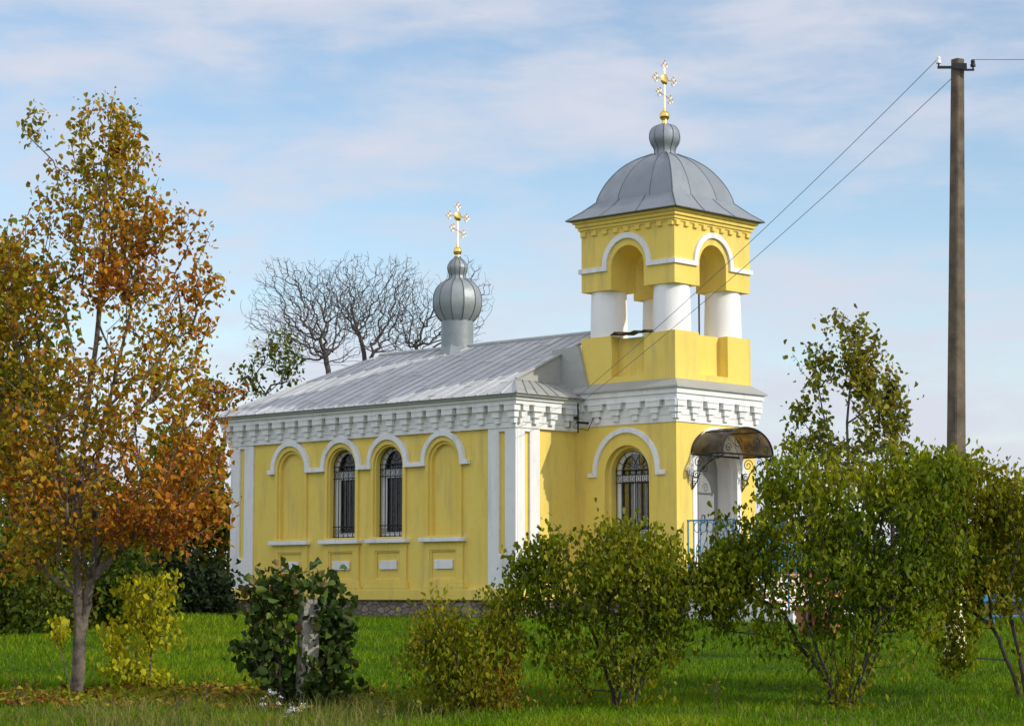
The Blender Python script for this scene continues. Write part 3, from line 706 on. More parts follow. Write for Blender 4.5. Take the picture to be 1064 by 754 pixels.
# --- entrance landing, steps and railing
mb = MB(); SW0, SW1 = 1.84, 3.74
mb.box((SW0, -3.45, -.5), (SW1, -D-.05, .75))
for i in range(4): mb.box((SW0+.05, -3.45-.30*(i+1), -.5), (SW1-.05, -3.45-.30*i-.001, .75-.155*(i+1)))
steps = mb.build('entrance_steps', WHI, church)
mb = MB(); mb.box((SW0-.03, -3.48, .751), (SW1+.03, -D-.05, .79))
for i in range(4): mb.box((SW0+.03, -3.48-.30*(i+1), .751-.155*(i+1)), (SW1-.03, -3.481-.30*i, .785-.155*(i+1)))
mb.build('tread', PEACH, steps)
mb = MB(); rw = SW0+.06
def rail(mb, w_):
    mb.tube([(w_, -2.40, 1.72), (w_, -3.42, 1.72), (w_, -4.6, 1.10)], .016); mb.tube([(w_, -2.40, .90), (w_, -3.42, .90), (w_, -4.6, .28)], .012)
    for l_, z0, z1 in ((-2.42, .79, 1.72), (-3.42, .79, 1.72), (-4.0, .4, 1.42), (-4.58, .1, 1.1)): mb.tube([(w_, l_, z0), (w_, l_, z1)], .017)
    for i in range(7):
        l_ = -2.55-.145*i; mb.tube([(w_, l_, .9), (w_, l_, 1.72)], .009, 5)
        mb.tube([(w_, l_-.07+.065*math.cos(a), 1.60+.09*math.sin(a)) for a in np.linspace(0, 2*math.pi, 13)], .008, 5, False)
        mb.tube([(w_, l_-.15+.1*math.sin(a*.5), .98+.2*a/3) for a in np.linspace(0, 6, 9)], .008, 5)
    for i in range(7):
        l_ = -3.55-.14*i; z = 1.72-(-3.42-l_)*.525; mb.tube([(w_, l_, z-.8), (w_, l_, z)], .009, 5)
rail(mb, SW0+.03); rail(mb, SW1-.06)
mb.build('railing', BLUE, steps)

# ================================================================== PLANTS
def grow(roots, pts, bf=.5, flat=0., join=None):
    """connect the points to the stem by shortest path with a balancing factor; roots: list of polylines"""
    nodes = []; par = []; plen = []
    for q, pl in enumerate(roots):
        prev = -1 if (q == 0 or join is None) else join
        for i, p in enumerate(pl):
            nodes.append(np.array(p, float)); par.append(prev)
            plen.append(0 if prev < 0 else plen[prev]+np.linalg.norm(nodes[-1]-nodes[prev])); prev = len(nodes)-1
    pts = np.array(pts, float); n = len(pts)
    best = np.full(n, 1e9); who = np.zeros(n, int); done = np.zeros(n, bool)
    def relax(k):
        dv = pts-nodes[k]; d = np.sqrt((dv**2).sum(1))
        pen = np.maximum(0, -dv[:, 2]+flat*np.hypot(dv[:, 0], dv[:, 1]))      # dislike growing downwards
        c = d+1.2*pen+bf*plen[k]
        u = c < best; best[u] = c[u]; who[u] = k
    for k in range(len(nodes)):
        if k > 0 or True: relax(k)
    for _ in range(n):
        bb = np.where(done, 1e9, best); j = int(np.argmin(bb)); k = int(who[j]); done[j] = True
        nodes.append(pts[j]); par.append(k); plen.append(plen[k]+np.linalg.norm(pts[j]-nodes[k])); relax(len(nodes)-1)
    return np.array(nodes), par
def radii(nodes, par, tip, ex, rmax):
    n = len(nodes); acc = np.zeros(n); r = np.zeros(n); order = range(n-1, -1, -1); kids = [[] for _ in range(n)]
    for i in range(n):
        if par[i] >= 0: kids[par[i]].append(i)
    # children always come after parents
    for i in order:
        r[i] = tip if not kids[i] else max(tip, acc[i]**(1/ex))
        if par[i] >= 0: acc[par[i]] += r[i]**ex
    return np.minimum(r, rmax), kids
def wood(mb, nodes, par, r, kids, rng, wob=.25, seg=3):
    n = len(nodes); start = [i for i in range(n) if par[i] < 0]
    stack = [(s, -1) for s in start]
    while stack:
        i, p = stack.pop(); chain = ([p] if p >= 0 else [])+[i]
        while kids[i]:
            ks = sorted(kids[i], key=lambda q: -r[q])
            for q in ks[1:]: stack.append((q, i))
            i = ks[0]; chain.append(i)
        if len(chain) < 2: continue
        P = [Vector(nodes[q]) for q in chain]; rr = [r[q] for q in chain]
        if p >= 0: rr[0] = min(rr[0], rr[1]*1.25)
        # smooth with a spline and a little wobble
        Q = []; RR = []
        for k in range(len(P)-1):
            a, b_, c_, d_ = P[max(k-1, 0)], P[k], P[k+1], P[min(k+2, len(P)-1)]
            s_ = seg if rr[k] > .008 else 2
            for j in range(s_):
                t_ = j/s_
                Q.append(.5*((2*b_)+(c_-a)*t_+(2*a-5*b_+4*c_-d_)*t_*t_+(-a+3*b_-3*c_+d_)*t_**3)); RR.append(rr[k]*(1-t_)+rr[k+1]*t_)
        Q.append(P[-1]); RR.append(rr[-1]*.6)
        for k in range(1, len(Q)-1):
            w_ = min(RR[k]*wob, .006); Q[k] = Q[k]+Vector((rng.gauss(0, w_), rng.gauss(0, w_), rng.gauss(0, w_)))
        ns = 9 if max(RR) > .05 else (6 if max(RR) > .015 else 4)
        mb.tube(Q, RR, ns, False)
def leaves_mesh(name, pos, size, mat, parent, rng, tint, droop=.6, width=.62, fold=.25, spread=.9, loc=None, upn=.5):
    n = len(pos); pos = np.asarray(pos)
    size = size*rng.uniform(.45, 1.3, n)
    d = rng.normal(0, 1, (n, 3)); d[:, 2] = d[:, 2]*.6-droop*1.4; d /= np.linalg.norm(d, axis=1)[:, None]
    u = rng.normal(0, 1, (n, 3)); u[:, 2] += upn; u -= (u*d).sum(1)[:, None]*d; u /= np.linalg.norm(u, axis=1)[:, None]
    s = np.cross(d, u)
    S = size[:, None]; w_ = (width*rng.uniform(.8, 1.15, n))[:, None]
    base_ = pos-d*S*.5
    fo = (fold*rng.uniform(.2, 1.6, n))[:, None]
    curl = (rng.uniform(-.1, .3, n))[:, None]
    P = [base_, base_+d*S*.28+s*S*w_*.5+u*S*fo*w_, base_+d*S*.66+s*S*w_*.38+u*S*fo*w_*.8, base_+d*S-u*S*curl,
         base_+d*S*.66-s*S*w_*.38+u*S*fo*w_*.8, base_+d*S*.28-s*S*w_*.5+u*S*fo*w_]
    V = np.stack(P, 1).reshape(-1, 3)
    me = bpy.data.meshes.new(name)
    me.vertices.add(6*n); me.vertices.foreach_set('co', V.astype(np.float32).ravel())
    b0 = np.arange(n)*6
    fc = np.stack([b0, b0+1, b0+2, b0+3, b0, b0+3, b0+4, b0+5], 1).ravel()
    me.loops.add(8*n); me.loops.foreach_set('vertex_index', fc.astype(np.int32))
    me.polygons.add(2*n); me.polygons.foreach_set('loop_start', (np.arange(2*n)*4).astype(np.int32))
    me.update(calc_edges=True)
    at_ = me.attributes.new('tint', 'FLOAT', 'FACE'); at_.data.foreach_set('value', np.repeat(np.clip(tint, 0, 1), 2).astype(np.float32))
    me.materials.append(mat); o = bpy.data.objects.new(name, me); COL.objects.link(o)
    if parent: o.parent = parent
    if loc is not None: o.location = loc
    return o
def fnoise(p, rs, k=6, freq=1.5):                        # cheap smooth 3-d noise, about -1..1
    q = np.zeros(len(p))
    for _ in range(k):
        d = rs.normal(0, freq, 3); q += np.sin(p@d+rs.uniform(0, 6.3))
    return q/math.sqrt(k)
def blobs_sample(blobs, n, rs, d, o, cl=0., freq=2.):
    """blobs in photo pixels: (px, py, rx, ry, weight) at distance d -> points relative to o"""
    sc = d/F; out = []
    w_ = np.array([b[4] if len(b) > 4 else b[2]*b[3] for b in blobs], float); w_ /= w_.sum()
    while sum(len(a) for a in out) < n:
        idx = rs.choice(len(blobs), n, p=w_)
        B_ = np.array([b[:4] for b in blobs])[idx]
        v = rs.normal(0, 1, (n, 3)); v /= np.linalg.norm(v, axis=1)[:, None]; v *= (rs.uniform(0, 1, n)**(1/2.6))[:, None]
        C = np.array([at(b[0], b[1], d)-o for b in B_])
        p = np.stack([C[:, 0]+v[:, 0]*B_[:, 2]*sc, C[:, 1]+v[:, 1]*np.minimum(B_[:, 2], 130)*sc*.9, C[:, 2]+v[:, 2]*B_[:, 3]*sc], 1)
        if cl > 0: p = p[fnoise(p, np.random.RandomState(11), 6, freq) > rs.uniform(-2.2, 2.2, len(p))*(1-cl)-.3*cl]
        out.append(p)
    return np.concatenate(out)[:n]

def plant(name, label, cat, px, d, blobs, n_at, n_leaf, leaf, lmat, bark, seed, roots=None, trunk=None, nstem=1, bf=.5, tip=.003, ex=2.3, rmax=.2,
          parts=('trunk', 'crown'), group=None, tintf=None, jit=.08, droop=.6, width=.62, cl=.3, flat=0., thin=.012, rootspread=.12, freq=2., fold=.25, join=None):
    rs = np.random.RandomState(seed); rng = random.Random(seed)
    o = base(px, d); root = empty(name, o); tag(root, label, cat, group)
    pts = blobs_sample(blobs, n_at, rs, d, o, cl, freq)
    if roots is None:
        roots = []
        for k in range(nstem):
            a = 2*math.pi*k/max(1, nstem)+rng.uniform(0, 1); q = rootspread*(0 if nstem == 1 else rng.uniform(.4, 1))
            x, y = q*math.cos(a), q*math.sin(a)
            roots.append([(x, y, -.15), (x*1.8, y*1.8, .2)]+([(x*3.0, y*2.8, .45), (x*4.6, y*4.2, .8)] if nstem > 6 and rootspread < .3 else []))
    else:
        roots = [[tuple(at(p[0], p[1], d+(p[2] if len(p) > 2 else 0))-o) for p in pl] for pl in roots]
        for q, pl in enumerate(roots):
            if q == 0 or join is None: pl[0] = (pl[0][0], pl[0][1], min(pl[0][2], -.1))
    pts = pts[pts[:, 2] > .08]
    nodes, par = grow(roots, pts, bf, flat, join); r, kids = radii(nodes, par, tip, ex, rmax)
    mb = MB(); wood(mb, nodes, par, r, kids, rng)
    mb.build(parts[0], bark, root, smooth=True, fix=False)
    if n_leaf:
        thinn = np.array([i for i in range(len(nodes)) if r[i] < thin and par[i] >= 0])
        j = rs.choice(thinn, n_leaf); t_ = rs.uniform(0, 1.15, n_leaf)[:, None]
        pp = np.array([par[i] for i in j]); P = nodes[pp]*(1-t_)+nodes[j]*t_+rs.normal(0, jit, (n_leaf, 3))
        P[:, 2] -= np.abs(rs.normal(0, jit*.4, n_leaf)); P[:, 2] = np.maximum(P[:, 2], .03)
        tn = .5+.22*fnoise(P, np.random.RandomState(seed+1), 6, 2.2)+rs.normal(0, .16, n_leaf)
        if tintf: tn = tintf(P, tn)
        leaves_mesh(parts[1], P, leaf, lmat, root, rs, tn, droop, width, fold)
    return root

# --- the big autumn tree in front, twin stem
d = 26.2
blob = [(113, 130, 42, 36), (105, 190, 74, 52), (100, 255, 104, 64), (110, 335, 120, 74), (108, 425, 135, 78), (105, 505, 142, 64), (60, 545, 85, 45), (165, 535, 78, 38),
        (10, 330, 60, 95), (0, 450, 75, 95), (200, 500, 44, 60), (25, 570, 45, 30), (35, 130, 16, 16, 300), (180, 240, 48, 32), (205, 290, 30, 22)]
def tint_autumn(P, tn):
    s = d/F; z = P[:, 2]; rs = np.random.RandomState(4)
    return .58+(tn-.5)*.75+rs.normal(0, .10, len(tn))+.05*np.clip((P[:, 0]+.2)/1.2, -.8, .9)-.10*np.clip((z-3.6)/1.6, -.6, 1.0)-.14*np.clip((2.4-z)/.8, 0, 1)
plant('autumn_tree', 'tall orange and yellow autumn tree with a forked grey trunk on the lawn', 'tree', 80, d, blob, 1500, 18500, .078, L_AUT, BARKG, 21,
      roots=[[(80, 735), (81, 700), (83, 660), (82, 620), (80, 570), (81, 520), (88, 450), (97, 380), (104, 310), (108, 240), (112, 170), (116, 110)],
             [(88, 640), (95, 605), (98, 570), (99, 520), (104, 460), (118, 400, .3), (134, 330, .4)]],
      bf=.35, tip=.0047, ex=2.25, rmax=.10, join=2, tintf=tint_autumn, jit=.08, cl=.34, flat=.8, freq=2.6, width=.66)
# --- yellow sapling beside it
plant('yellow_sapling', 'bright yellow leafy sapling beside the forked autumn tree', 'sapling', 150, 26.6,
      [(155, 612, 30, 24), (143, 650, 28, 28), (172, 655, 16, 14), (130, 685, 30, 22), (150, 702, 36, 14), (118, 660, 16, 16)], 170, 1600, .080, L_YEL, BARKG, 31, nstem=3, rmax=.02, parts=('stem', 'foliage'), jit=.07, droop=1.2, rootspread=.08)
plant('yellow_sucker', 'tiny yellow leafy shoot just left of the forked trunk', 'shoot', 72, 26.0, [(63, 650, 12, 11), (60, 660, 8, 8)], 25, 110, .085, L_YEL, BARKG, 32, nstem=1, rmax=.012, parts=('stem', 'foliage'), jit=.05, droop=1.2)

# --- lilac bushes in front of the church
SH = dict(parts=('stems', 'foliage'), bf=.5, jit=.085, droop=1.25, cl=.27, freq=4.2, ex=2.2, tip=.0034, flat=.1, thin=.009, width=.54)
plant('lilac_bush', 'low mixed green and brown bush left of the rounded bushes', 'bush', 486, 24.2,
      [(470, 655, 48, 42), (500, 700, 56, 44), (452, 690, 34, 50), (528, 640, 28, 36), (470, 735, 50, 22), (520, 720, 34, 30)], 320, 5200, .066, L_LIL2, BARKD, 41, nstem=9, rmax=.012, rootspread=.10, **SH)
plant('lilac_bush', 'rounded yellow green bush hiding the foot of the tower', 'bush', 648, 24.4,
      [(640, 592, 84, 52), (585, 605, 58, 46), (700, 610, 50, 46), (655, 565, 48, 28), (600, 655, 70, 40, 1500), (690, 655, 54, 42, 1300), (558, 588, 32, 28), (580, 575, 40, 34), (640, 700, 66, 36, 700), (543, 570, 12, 10, 150)], 540, 8800, .074, L_LIL2, BARKD, 42, nstem=12, rmax=.02, rootspread=.10, tintf=lambda P, tn: tn-.08, **SH)
plant('lilac_bush', 'tallest dense green bush standing right of the church entrance', 'bush', 878, 24.6,
      [(885, 520, 106, 58), (815, 545, 54, 60), (955, 530, 66, 70), (828, 508, 40, 36), (955, 500, 52, 40), (762, 570, 36, 50), (745, 600, 24, 44, 1600), (860, 590, 112, 56), (770, 600, 44, 44), (945, 605, 56, 62), (825, 645, 80, 36, 1500), (920, 655, 62, 38, 1100), (750, 622, 24, 36), (860, 722, 44, 20, 500), (872, 492, 78, 34)], 900, 17500, .076, L_LIL, BARKD, 43, nstem=17, rmax=.022, rootspread=.12, **SH)
plant('lilac_bush', 'yellowing bush at the right edge in front of the concrete pole', 'bush', 1070, 25.6,
      [(1040, 510, 56, 46), (1000, 535, 42, 52), (1085, 540, 66, 76), (1020, 590, 56, 56), (1060, 485, 40, 28), (1005, 505, 44, 38), (992, 620, 28, 50, 2200), (978, 560, 28, 64, 2600), (985, 670, 22, 30, 900)], 600, 11000, .074, L_LIL2, BARKD, 44, nstem=9, rmax=.022, rootspread=.12, tintf=lambda P, tn: tn-.1, **SH)
# --- vine on a concrete post
plant('grape_vine', 'dark green large leaved vine climbing a short concrete post', 'vine', 306, 24.9,
      [(310, 605, 45, 22), (290, 640, 34, 34), (345, 640, 26, 40), (300, 690, 48, 36), (345, 695, 32, 38), (310, 720, 46, 16), (262, 672, 22, 16), (268, 606, 14, 9, 150)], 420, 1900, .105, L_VINE, BARKD, 51, nstem=6, rmax=.02, parts=('stems', 'foliage'), rootspread=.2, jit=.08, droop=.7, width=.85, fold=.3, cl=.55, freq=3.2, tintf=lambda P, tn: tn*1.25-.05)
o = base(318, 24.82); mb = MB(); mb.box((-.10, -.09, -.3), (.10, .09, 1.18)); po = mb.build('concrete_post', CONC, bevel=.012); po.location = o; po.rotation_euler = (R(1), R(1.5), R(25))
tag(po, 'short rough concrete post wrapped in the dark vine', 'post')

# --- trees and bushes behind, left
plant('maple_tree', 'broad green and yellow tree behind the trunk at left edge', 'tree', 18, 46,
      [(5, 330, 66, 85), (-10, 430, 100, 95), (30, 520, 90, 75), (20, 590, 80, 55), (-30, 280, 40, 50), (70, 600, 60, 50)], 800, 8500, .19, L_OLV, BARKD, 61, roots=[[(18, 690), (18, 600), (15, 520), (8, 430), (0, 340)]], rmax=.14, jit=.2, tip=.006, thin=.03, tintf=lambda P, tn: tn-.12)
plant('maple_tree', 'yellow green tree filling the gap between autumn tree and church', 'tree', 190, 49,
      [(190, 475, 52, 50), (160, 530, 75, 58), (212, 540, 36, 60), (120, 560, 60, 55), (170, 590, 64, 38), (90, 610, 45, 40), (225, 600, 22, 30)], 650, 6500, .19, L_OLV, BARKD, 62, roots=[[(188, 680), (188, 600), (186, 540), (188, 480)]], rmax=.12, jit=.2, tip=.006, thin=.03)
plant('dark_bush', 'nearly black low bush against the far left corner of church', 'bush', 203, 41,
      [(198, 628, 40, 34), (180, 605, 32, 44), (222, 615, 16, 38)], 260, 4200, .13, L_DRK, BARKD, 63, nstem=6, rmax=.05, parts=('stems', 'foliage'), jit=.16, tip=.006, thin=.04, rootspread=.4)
plant('hedge_bush', 'dull green bush at left edge under the broad maple', 'bush', 25, 35.5,
      [(30, 625, 60, 46), (-20, 610, 60, 60), (10, 570, 40, 40)], 240, 4300, .12, L_GRN, BARKD, 64, nstem=8, rmax=.04, parts=('stems', 'foliage'), jit=.15, tip=.005, thin=.03, rootspread=.5)
plant('hedge_bush', 'dull green bush behind the forked grey trunk', 'bush', 115, 36.5,
      [(100, 630, 46, 36), (140, 625, 36, 38), (118, 590, 36, 36)], 240, 3800, .12, L_GRN, BARKD, 65, nstem=8, rmax=.04, parts=('stems', 'foliage'), jit=.15, tip=.005, thin=.03, rootspread=.4)
# --- bare trees behind the nave
def bare(label, px, d, blobs, roots, n, seed):
    return plant('bare_tree', label, 'tree', px, d, blobs, n, 0, .12, L_OLV, TWIG, seed, roots=roots, bf=.28, tip=.0045, ex=2.5, rmax=.09, cl=.2, flat=.12, freq=1.2, parts=('trunk', 'crown'), group='bare trees behind the nave roof')
bare('leafless spreading tree over the far left end of nave roof', 343, 58, [(310, 325, 62, 55), (355, 330, 46, 55), (285, 350, 36, 42), (290, 290, 30, 28), (335, 300, 46, 34)],
     [[(343, 660), (343, 500), (342, 400), (338, 372)], ], 3000, 71)
bare('leafless upright tree in the middle behind the nave roof', 379, 60, [(385, 305, 56, 46), (400, 325, 42, 48), (365, 295, 36, 36), (412, 290, 30, 30)],
     [[(382, 660), (382, 500), (380, 385), (374, 350), (366, 325)]], 2500, 72)
bare('leafless tree half hidden behind the onion dome', 440, 61, [(445, 315, 46, 44), (485, 305, 30, 42), (425, 345, 34, 32), (482, 340, 24, 28)],
     [[(440, 660), (440, 500), (438, 395), (432, 360)]], 1800, 73)
plant('leafy_sprout_tree', 'thin half bare tree with green leaves beside bare trees', 'tree', 275, 54, [(288, 365, 24, 24), (275, 395, 26, 22), (262, 385, 18, 18), (300, 385, 20, 16)], 150, 480, .13, L_GRN, BARKD, 74,
      roots=[[(275, 660), (275, 500), (276, 410)]], rmax=.05, tip=.005, jit=.14, thin=.03)
plant('rowan_shrub', 'dark reddish twiggy shrub tip left of the roof corner', 'shrub', 238, 52, [(232, 398, 24, 14), (245, 410, 24, 12), (215, 410, 22, 22)], 150, 380, .12, L_AUT, BARKD, 75,
      roots=[[(232, 660), (232, 500), (234, 425)]], rmax=.05, tip=.005, jit=.12, thin=.03, tintf=lambda P, tn: tn*.4+.7)
# --- right: young apple tree and spruce behind the tallest bush
plant('apple_tree', 'open young tree with olive leaves right of belfry tower', 'tree', 880, 50,
      [(838, 368, 20, 24), (888, 348, 30, 28), (885, 390, 32, 34), (925, 398, 26, 22), (853, 402, 22, 30), (848, 432, 26, 24), (890, 440, 44, 34), (828, 428, 16, 10), (925, 432, 26, 26), (880, 475, 64, 28), (866, 328, 7, 9, 60), (830, 460, 22, 20), (905, 415, 34, 34), (868, 378, 22, 26), (905, 370, 20, 24), (850, 460, 34, 20), (915, 462, 34, 18)], 420, 3300, .145, L_APP, BARK, 81,
      roots=[[(880, 680), (880, 560), (882, 490), (880, 440), (886, 380)], [(878, 680), (876, 560), (866, 480), (850, 400, .2), (838, 360, .2)]], bf=.35, rmax=.05, tip=.0045, jit=.12, cl=.52, flat=.2, thin=.014, freq=2.6)
for i, (px_, d_, lab) in enumerate(((815, 62, 'distant green shrub seen low beside the entrance steps'), (900, 66, 'distant green shrub behind the tallest front bush'), (985, 64, 'distant green shrub low behind the concrete pole'), (1062, 63, 'distant green shrub low behind the blue bench'))):
    plant('shrub', lab, 'shrub', px_, d_, [(px_, 590, 52, 34), (px_-20, 570, 34, 34), (px_+25, 600, 40, 26)], 150, 2600, .22, L_GRN, BARKD, 90+i, nstem=5, rmax=.05, parts=('stems', 'foliage'), jit=.22, tip=.006, thin=.04, rootspread=.4, group='far shrubs behind the churchyard')
# spruce
rs = np.random.RandomState(82); o = base(930, 54); root = empty('spruce_tree', o); tag(root, 'small dark blue green spruce behind the open olive tree', 'tree')
topz = (at(925, 398, 54)-o).z
mb = MB(); mb.tube([(0, 0, -.1), (0, 0, topz)], [.08, .01], 7); P = []
rng = random.Random(82)
for k in range(120):
    z = topz*(1-rng.random()**1.3*.8); ln = (topz-z)*.28+.12; a = rng.uniform(0, 6.28)
    e1 = Vector((math.cos(a)*ln, math.sin(a)*ln, z-.05*ln+.25*ln)); mb.tube([(0, 0, z), e1], [.014, .004], 4)
    for q in range(26):
        t_ = rng.uniform(.15, 1.05); P.append((e1.x*t_+rng.gauss(0, .05), e1.y*t_+rng.gauss(0, .05), z+(e1.z-z)*t_+rng.gauss(0, .04)))
mb.build('trunk', BARKD, root, fix=False)
leaves_mesh('crown', P, .16, L_NDL, root, rs, rs.uniform(0, 1, len(P)), .1, .22)

# ================================================================== UTILITY POLE AND WIRES
dP = 30.
pb = base(993, dP); top = at(995, 62, dP); hP = top.z-pb.z
pole = empty('utility_pole', pb, R(28)); tag(pole, 'tall tapered concrete power pole with small iron arms at the top', 'pole')
lean = (top.x-pb.x)/hP
mb = MB(); w0, w1 = .112, .071
vs_ = []
for z, w_ in ((1.35, w0-.007), (hP, w1)):
    k = .018
    sx = lean*z*math.cos(R(33)); sy_ = -lean*z*math.sin(R(33))
    vs_ += [(sx+a*1.0, sy_+b_, z) for a, b_ in ((-w_+k, -w_), (w_-k, -w_), (w_, -w_+k), (w_, w_-k), (w_-k, w_), (-w_+k, w_), (-w_, w_-k), (-w_, -w_+k))]
mb.add(vs_, [(i, (i+1) % 8, 8+(i+1) % 8, 8+i) for i in range(8)]+[tuple(range(7, -1, -1)), tuple(range(8, 16))])
pole.rotation_euler = (0, 0, 0)
sh = mb.build('shaft', CONCP, pole); sh.rotation_euler = (0, 0, R(33))
mb = MB(); mb.box((-w0, -w0, -.5), (w0, w0, 1.349)); q = mb.build('painted_foot', CREAM, pole, bevel=.02); q.rotation_euler = (0, 0, R(33))
tl = Vector((top.x-pb.x, 0, hP))
mb = MB(); mb.box((tl.x-.30, -.13, hP-.155), (tl.x-.05, -.10, hP-.12)); mb.box((tl.x+.05, -.13, hP-.185), (tl.x+.20, -.10, hP-.16)); mb.tube([(tl.x-.285, -.115, hP-.13), (tl.x-.285, -.115, hP-.07)], .011); mb.tube([(tl.x+.185, -.115, hP-.17), (tl.x+.185, -.115, hP-.1)], .011)
mb.box((tl.x-.10, -.125, hP-.16), (tl.x+.10, -.098, hP-.08)); mb.build('arm', IRON, pole)
for (dx, dz, m_) in ((-.285, -.055, PORC), (.185, -.10, IRON)):
    mb = MB(); mb.lathe((tl.x+dx, -.115, hP+dz), [(.035, -.03), (.038, 0), (.026, .02), (.032, .045), (.02, .07)], 12); mb.build('insulator', m_, pole, smooth=True)
def wire(a, b_, sag, label):
    a, b_ = Vector(a), Vector(b_); mb = MB()
    mb.tube([a.lerp(b_, i/30)+Vector((0, 0, -4*sag*(i/30)*(1-i/30))) for i in range(31)], .0048, 5); w_ = mb.build('power_line', WIRE, None, smooth=True)
    tag(w_, label, 'cable', 'cables of the concrete power pole')
bpy.context.view_layer.update()
MW = church.matrix_world
i1 = MW @ Vector((E_-.30, -.08, 3.9)); i2 = MW @ Vector((E_-.30, -.28, 3.86))
wire(pb+Vector((tl.x-.285, -.115, hP-.01)), i1, .12, 'upper thin cable sloping from the pole top down to the church')
wire(pb+Vector((tl.x-.09, -.05, hP-.27)), i2, .12, 'lower thin cable sloping from below the pole top to the church')
wire(pb+Vector((tl.x+.185, -.115, hP-.03)), pb+Vector((tl.x+14, -2.5, hP-.05)), .14, 'thin cable leaving the pole top towards the right edge')

# ================================================================== SMALL THINGS
# blue bench at right
bo = base(1058, 37.5); bench = empty('bench', bo, R(4)); tag(bench, 'low blue bench with slatted back behind the yellowing bush', 'bench')
mb = MB(); mb.box((-.52, .16, .40), (1.1, .19, .52)); mb.build('back_rail', BLUE, bench, bevel=.008)
mb = MB(); mb.box((-.5, -.18, .14), (1.1, .12, .18)); mb.build('seat', BLUE, bench, bevel=.008)
mb = MB()
for i in range(8): mb.box((-.46+i*.2, .17, .18), (-.34+i*.2, .188, .40))
mb.build('back_slats', plain('brown_boards', (.06, .035, .025), .7, 0, .3, 9, .1), bench)
for x in (-.45, .28, 1.05):
    mb = MB(); mb.box((x-.03, -.15, -.1), (x+.03, -.09, .14)); mb.box((x-.03, .19, -.1), (x+.03, .23, .5)); mb.build('leg', BLUE, bench)
# flower pots beside the steps
def pot(px, d, label, s):
    o = base(px, d); r_ = empty('flower_pot', o); tag(r_, label, 'flower pot', 'flower pots beside the entrance steps')
    mb = MB(); mb.lathe((0, 0, 0), [(.11*s, -.02), (.17*s, .26*s), (.19*s, .26*s), (.19*s, .31*s), (.16*s, .31*s)], 16); mb.build('pot', TERRA, r_, smooth=True)
    rs = np.random.RandomState(px); P = rs.normal(0, 1, (90, 3))*np.array([.13, .13, .09])*s+np.array([0, 0, .45*s])
    leaves_mesh('foliage', P, .09, L_LIL, r_, rs, rs.uniform(0, 1, 90), .2)
    P = rs.normal(0, 1, (70, 3))*np.array([.16, .16, .08])*s+np.array([0, 0, .55*s]); leaves_mesh('blossom', P, .06, ORANGE, r_, rs, rs.uniform(0, 1, 70), -.4, .9)
pot(843, 35.5, 'terracotta pot of orange flowers nearest the church entrance', 1.5); pot(862, 35.2, 'terracotta pot of orange flowers farther right along the steps', 1.3)
# dry stalks, white umbels
def stalk(px, d, h, seed, label, name='dry_weed', cat='weed', head=None):
    rng = random.Random(seed); o = base(px, d); r_ = empty(name, o); tag(r_, label, cat)
    mb = MB(); tips = []
    x = rng.uniform(-.08, .08); mb.tube([(0, 0, -.03), (x*.4, 0, h*.5), (x, .02, h)], [.006, .005, .003], 5); tips.append((x, .02, h))
    for k in range(6):
        z = h*rng.uniform(.35, .95); a = rng.uniform(0, 6.28); l_ = rng.uniform(.06, .16); t_ = (x*z/h+l_*math.cos(a), l_*math.sin(a), z+l_*rng.uniform(.4, 1)); mb.tube([(x*z/h*.8, 0, z), t_], [.004, .0025], 4); tips.append(t_)
    mb.build('stem', plain('dry_stem', (.07, .05, .03), .9, 0, .3, 9, 0) if not head else plain('green_stem', (.06, .09, .02), .9, 0, .3, 9, 0), r_, fix=False)
    rs = np.random.RandomState(seed); P = np.repeat(np.array(tips), 7 if not head else 9, 0); P = P+rs.normal(0, .010 if not head else .018, P.shape)*np.array([1, 1, .5])
    kk = len(P)//len(tips)
    for q in range(len(tips)): leaves_mesh('seed_head' if not head else 'blossom', P[q*kk:(q+1)*kk], .035 if not head else .028, head or L_OLV, r_, rs, rs.uniform(.5, 1, kk), 0, .7)
stalk(287, 23.4, .30, 1, 'white flowering weed below the dark vine', 'white_flower', 'wildflower', PETAL)
stalk(303, 22.6, .20, 2, 'small white flowering weed closest to the bottom edge', 'white_flower', 'wildflower', PETAL)
stalk(22, 23.2, .42, 3, 'dry brown weed stalk at bottom left corner'); stalk(186, 22.8, .36, 4, 'dry brown weed stalk below the yellow sapling')
stalk(214, 23.4, .46, 5, 'dry brown forked weed stalk left of the vine'); stalk(742, 22.9, .40, 6, 'dry brown weed stalk between the two largest bushes')
stalk(398, 22.8, .28, 7, 'dry brown weed stalk between vine and low bush')

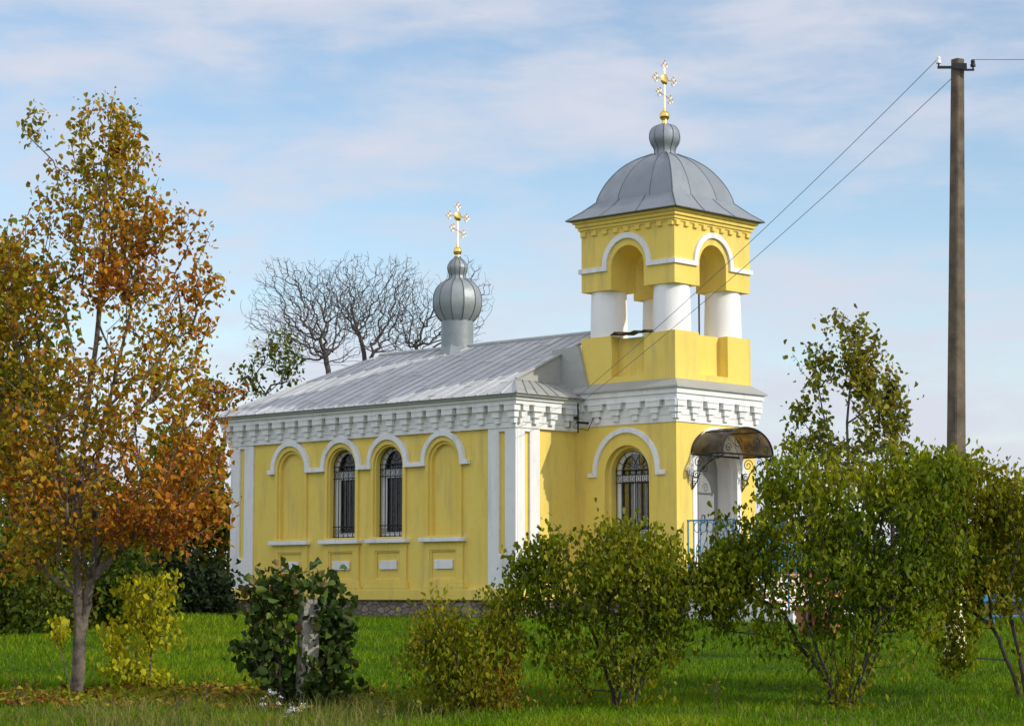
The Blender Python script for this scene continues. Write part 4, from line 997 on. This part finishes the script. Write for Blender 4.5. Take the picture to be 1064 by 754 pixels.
# ================================================================== GRASS
def blades(name, n, dlo, dhi, hmin, hmax, wmin, wmax, mat, seed, keep=None, lean=.5, pw=1.4):
    rs = np.random.RandomState(seed)
    dd = dlo+(dhi-dlo)*rs.uniform(0, 1, n)**pw; xx = rs.uniform(-1, 1, n)*(.245*dd+1.2)
    if keep is not None:
        k = keep(xx, dd, rs); xx, dd = xx[k], dd[k]
    n = len(xx)
    dk = np.linspace(-1.5, 1.5, 7)
    zz = np.mean([np.interp(dd+q, _gd, _gz) for q in dk], 0)+.03*np.sin(xx*.9+.4*dd)*np.cos(dd*.7)
    p = np.stack([xx, dd, zz], 1)
    cl_ = fnoise(p*np.array([1, 1, 0]), np.random.RandomState(seed+5), 7, 1.6)
    h = rs.uniform(hmin, hmax, n)*(1+.35*cl_); h = np.maximum(h, .02); w_ = rs.uniform(wmin, wmax, n)
    a = rs.uniform(0, 2*np.pi, n); s = np.stack([np.cos(a), np.sin(a), np.zeros(n)], 1)*w_[:, None]
    ln = rs.normal(0, lean, (n, 2))*h[:, None]
    tip = p+np.stack([ln[:, 0], ln[:, 1], h], 1); mid = p+np.stack([ln[:, 0]*.3, ln[:, 1]*.3, h*.6], 1)
    V = np.stack([p-s, p+s, mid+s*.7, tip, mid-s*.7], 1).reshape(-1, 3)
    me = bpy.data.meshes.new(name); me.vertices.add(5*n); me.vertices.foreach_set('co', V.astype(np.float32).ravel())
    b0 = np.arange(n)*5
    me.loops.add(7*n); me.loops.foreach_set('vertex_index', np.stack([b0, b0+1, b0+2, b0+4, b0+4, b0+2, b0+3], 1).ravel().astype(np.int32))
    me.polygons.add(2*n); me.polygons.foreach_set('loop_start', np.stack([np.arange(n)*7, np.arange(n)*7+4], 1).ravel().astype(np.int32)); me.update(calc_edges=True)
    at_ = me.attributes.new('tint', 'FLOAT', 'FACE'); at_.data.foreach_set('value', np.repeat(np.clip(.45+.2*cl_+rs.normal(0, .18, n), 0, 1), 2).astype(np.float32))
    me.materials.append(mat); o = bpy.data.objects.new(name, me); COL.objects.link(o); return o
GR = leafmat('grass_blade', [(0, (.055, .125, .002)), (.5, (.115, .205, .003)), (.8, (.20, .255, .006)), (1, (.29, .26, .025))], .6, .3)
DG = leafmat('dry_grass_blade', [(0, (.08, .12, .012)), (.5, (.14, .14, .03)), (1, (.24, .19, .07))], .8, .25)
FL = leafmat('fallen_leaf', [(0, (.30, .26, .02)), (.45, (.28, .17, .02)), (.7, (.22, .08, .02)), (1, (.09, .04, .02))], .8, .2)
g_ = blades('grass', 230000, 20.5, 46, .04, .11, .004, .009, GR, 91); tag(g_, 'short green lawn grass around the church', 'grass', kind='stuff')
dryk = lambda x, y, rs: (rs.uniform(0, 1, len(x)) < np.clip((25.6-y)/1.5, 0, 1)*np.clip((.5-x)/4, .10, .6))
g_ = blades('dry_grass', 30000, 20.5, 26, .07, .20, .003, .006, DG, 92, dryk, .45, 1.0); tag(g_, 'long straw coloured grass along the front of the lawn', 'grass', kind='stuff')
rs = np.random.RandomState(93); n = 2600
xx = rs.normal(-4.2, 1.5, n); dd = 25.6+rs.normal(0, .6, n); P = np.stack([xx, dd, [gz(a, b_)+.03 for a, b_ in zip(xx, dd)]], 1); P[:, 2] += rs.uniform(0, .05, n)
fl = leaves_mesh('fallen_leaves', P, .08, FL, None, rs, rs.uniform(0, 1, n), 0, .7, .2, upn=2.5); tag(fl, 'scattered brown and yellow leaves fallen under the autumn tree', 'leaves', kind='stuff')
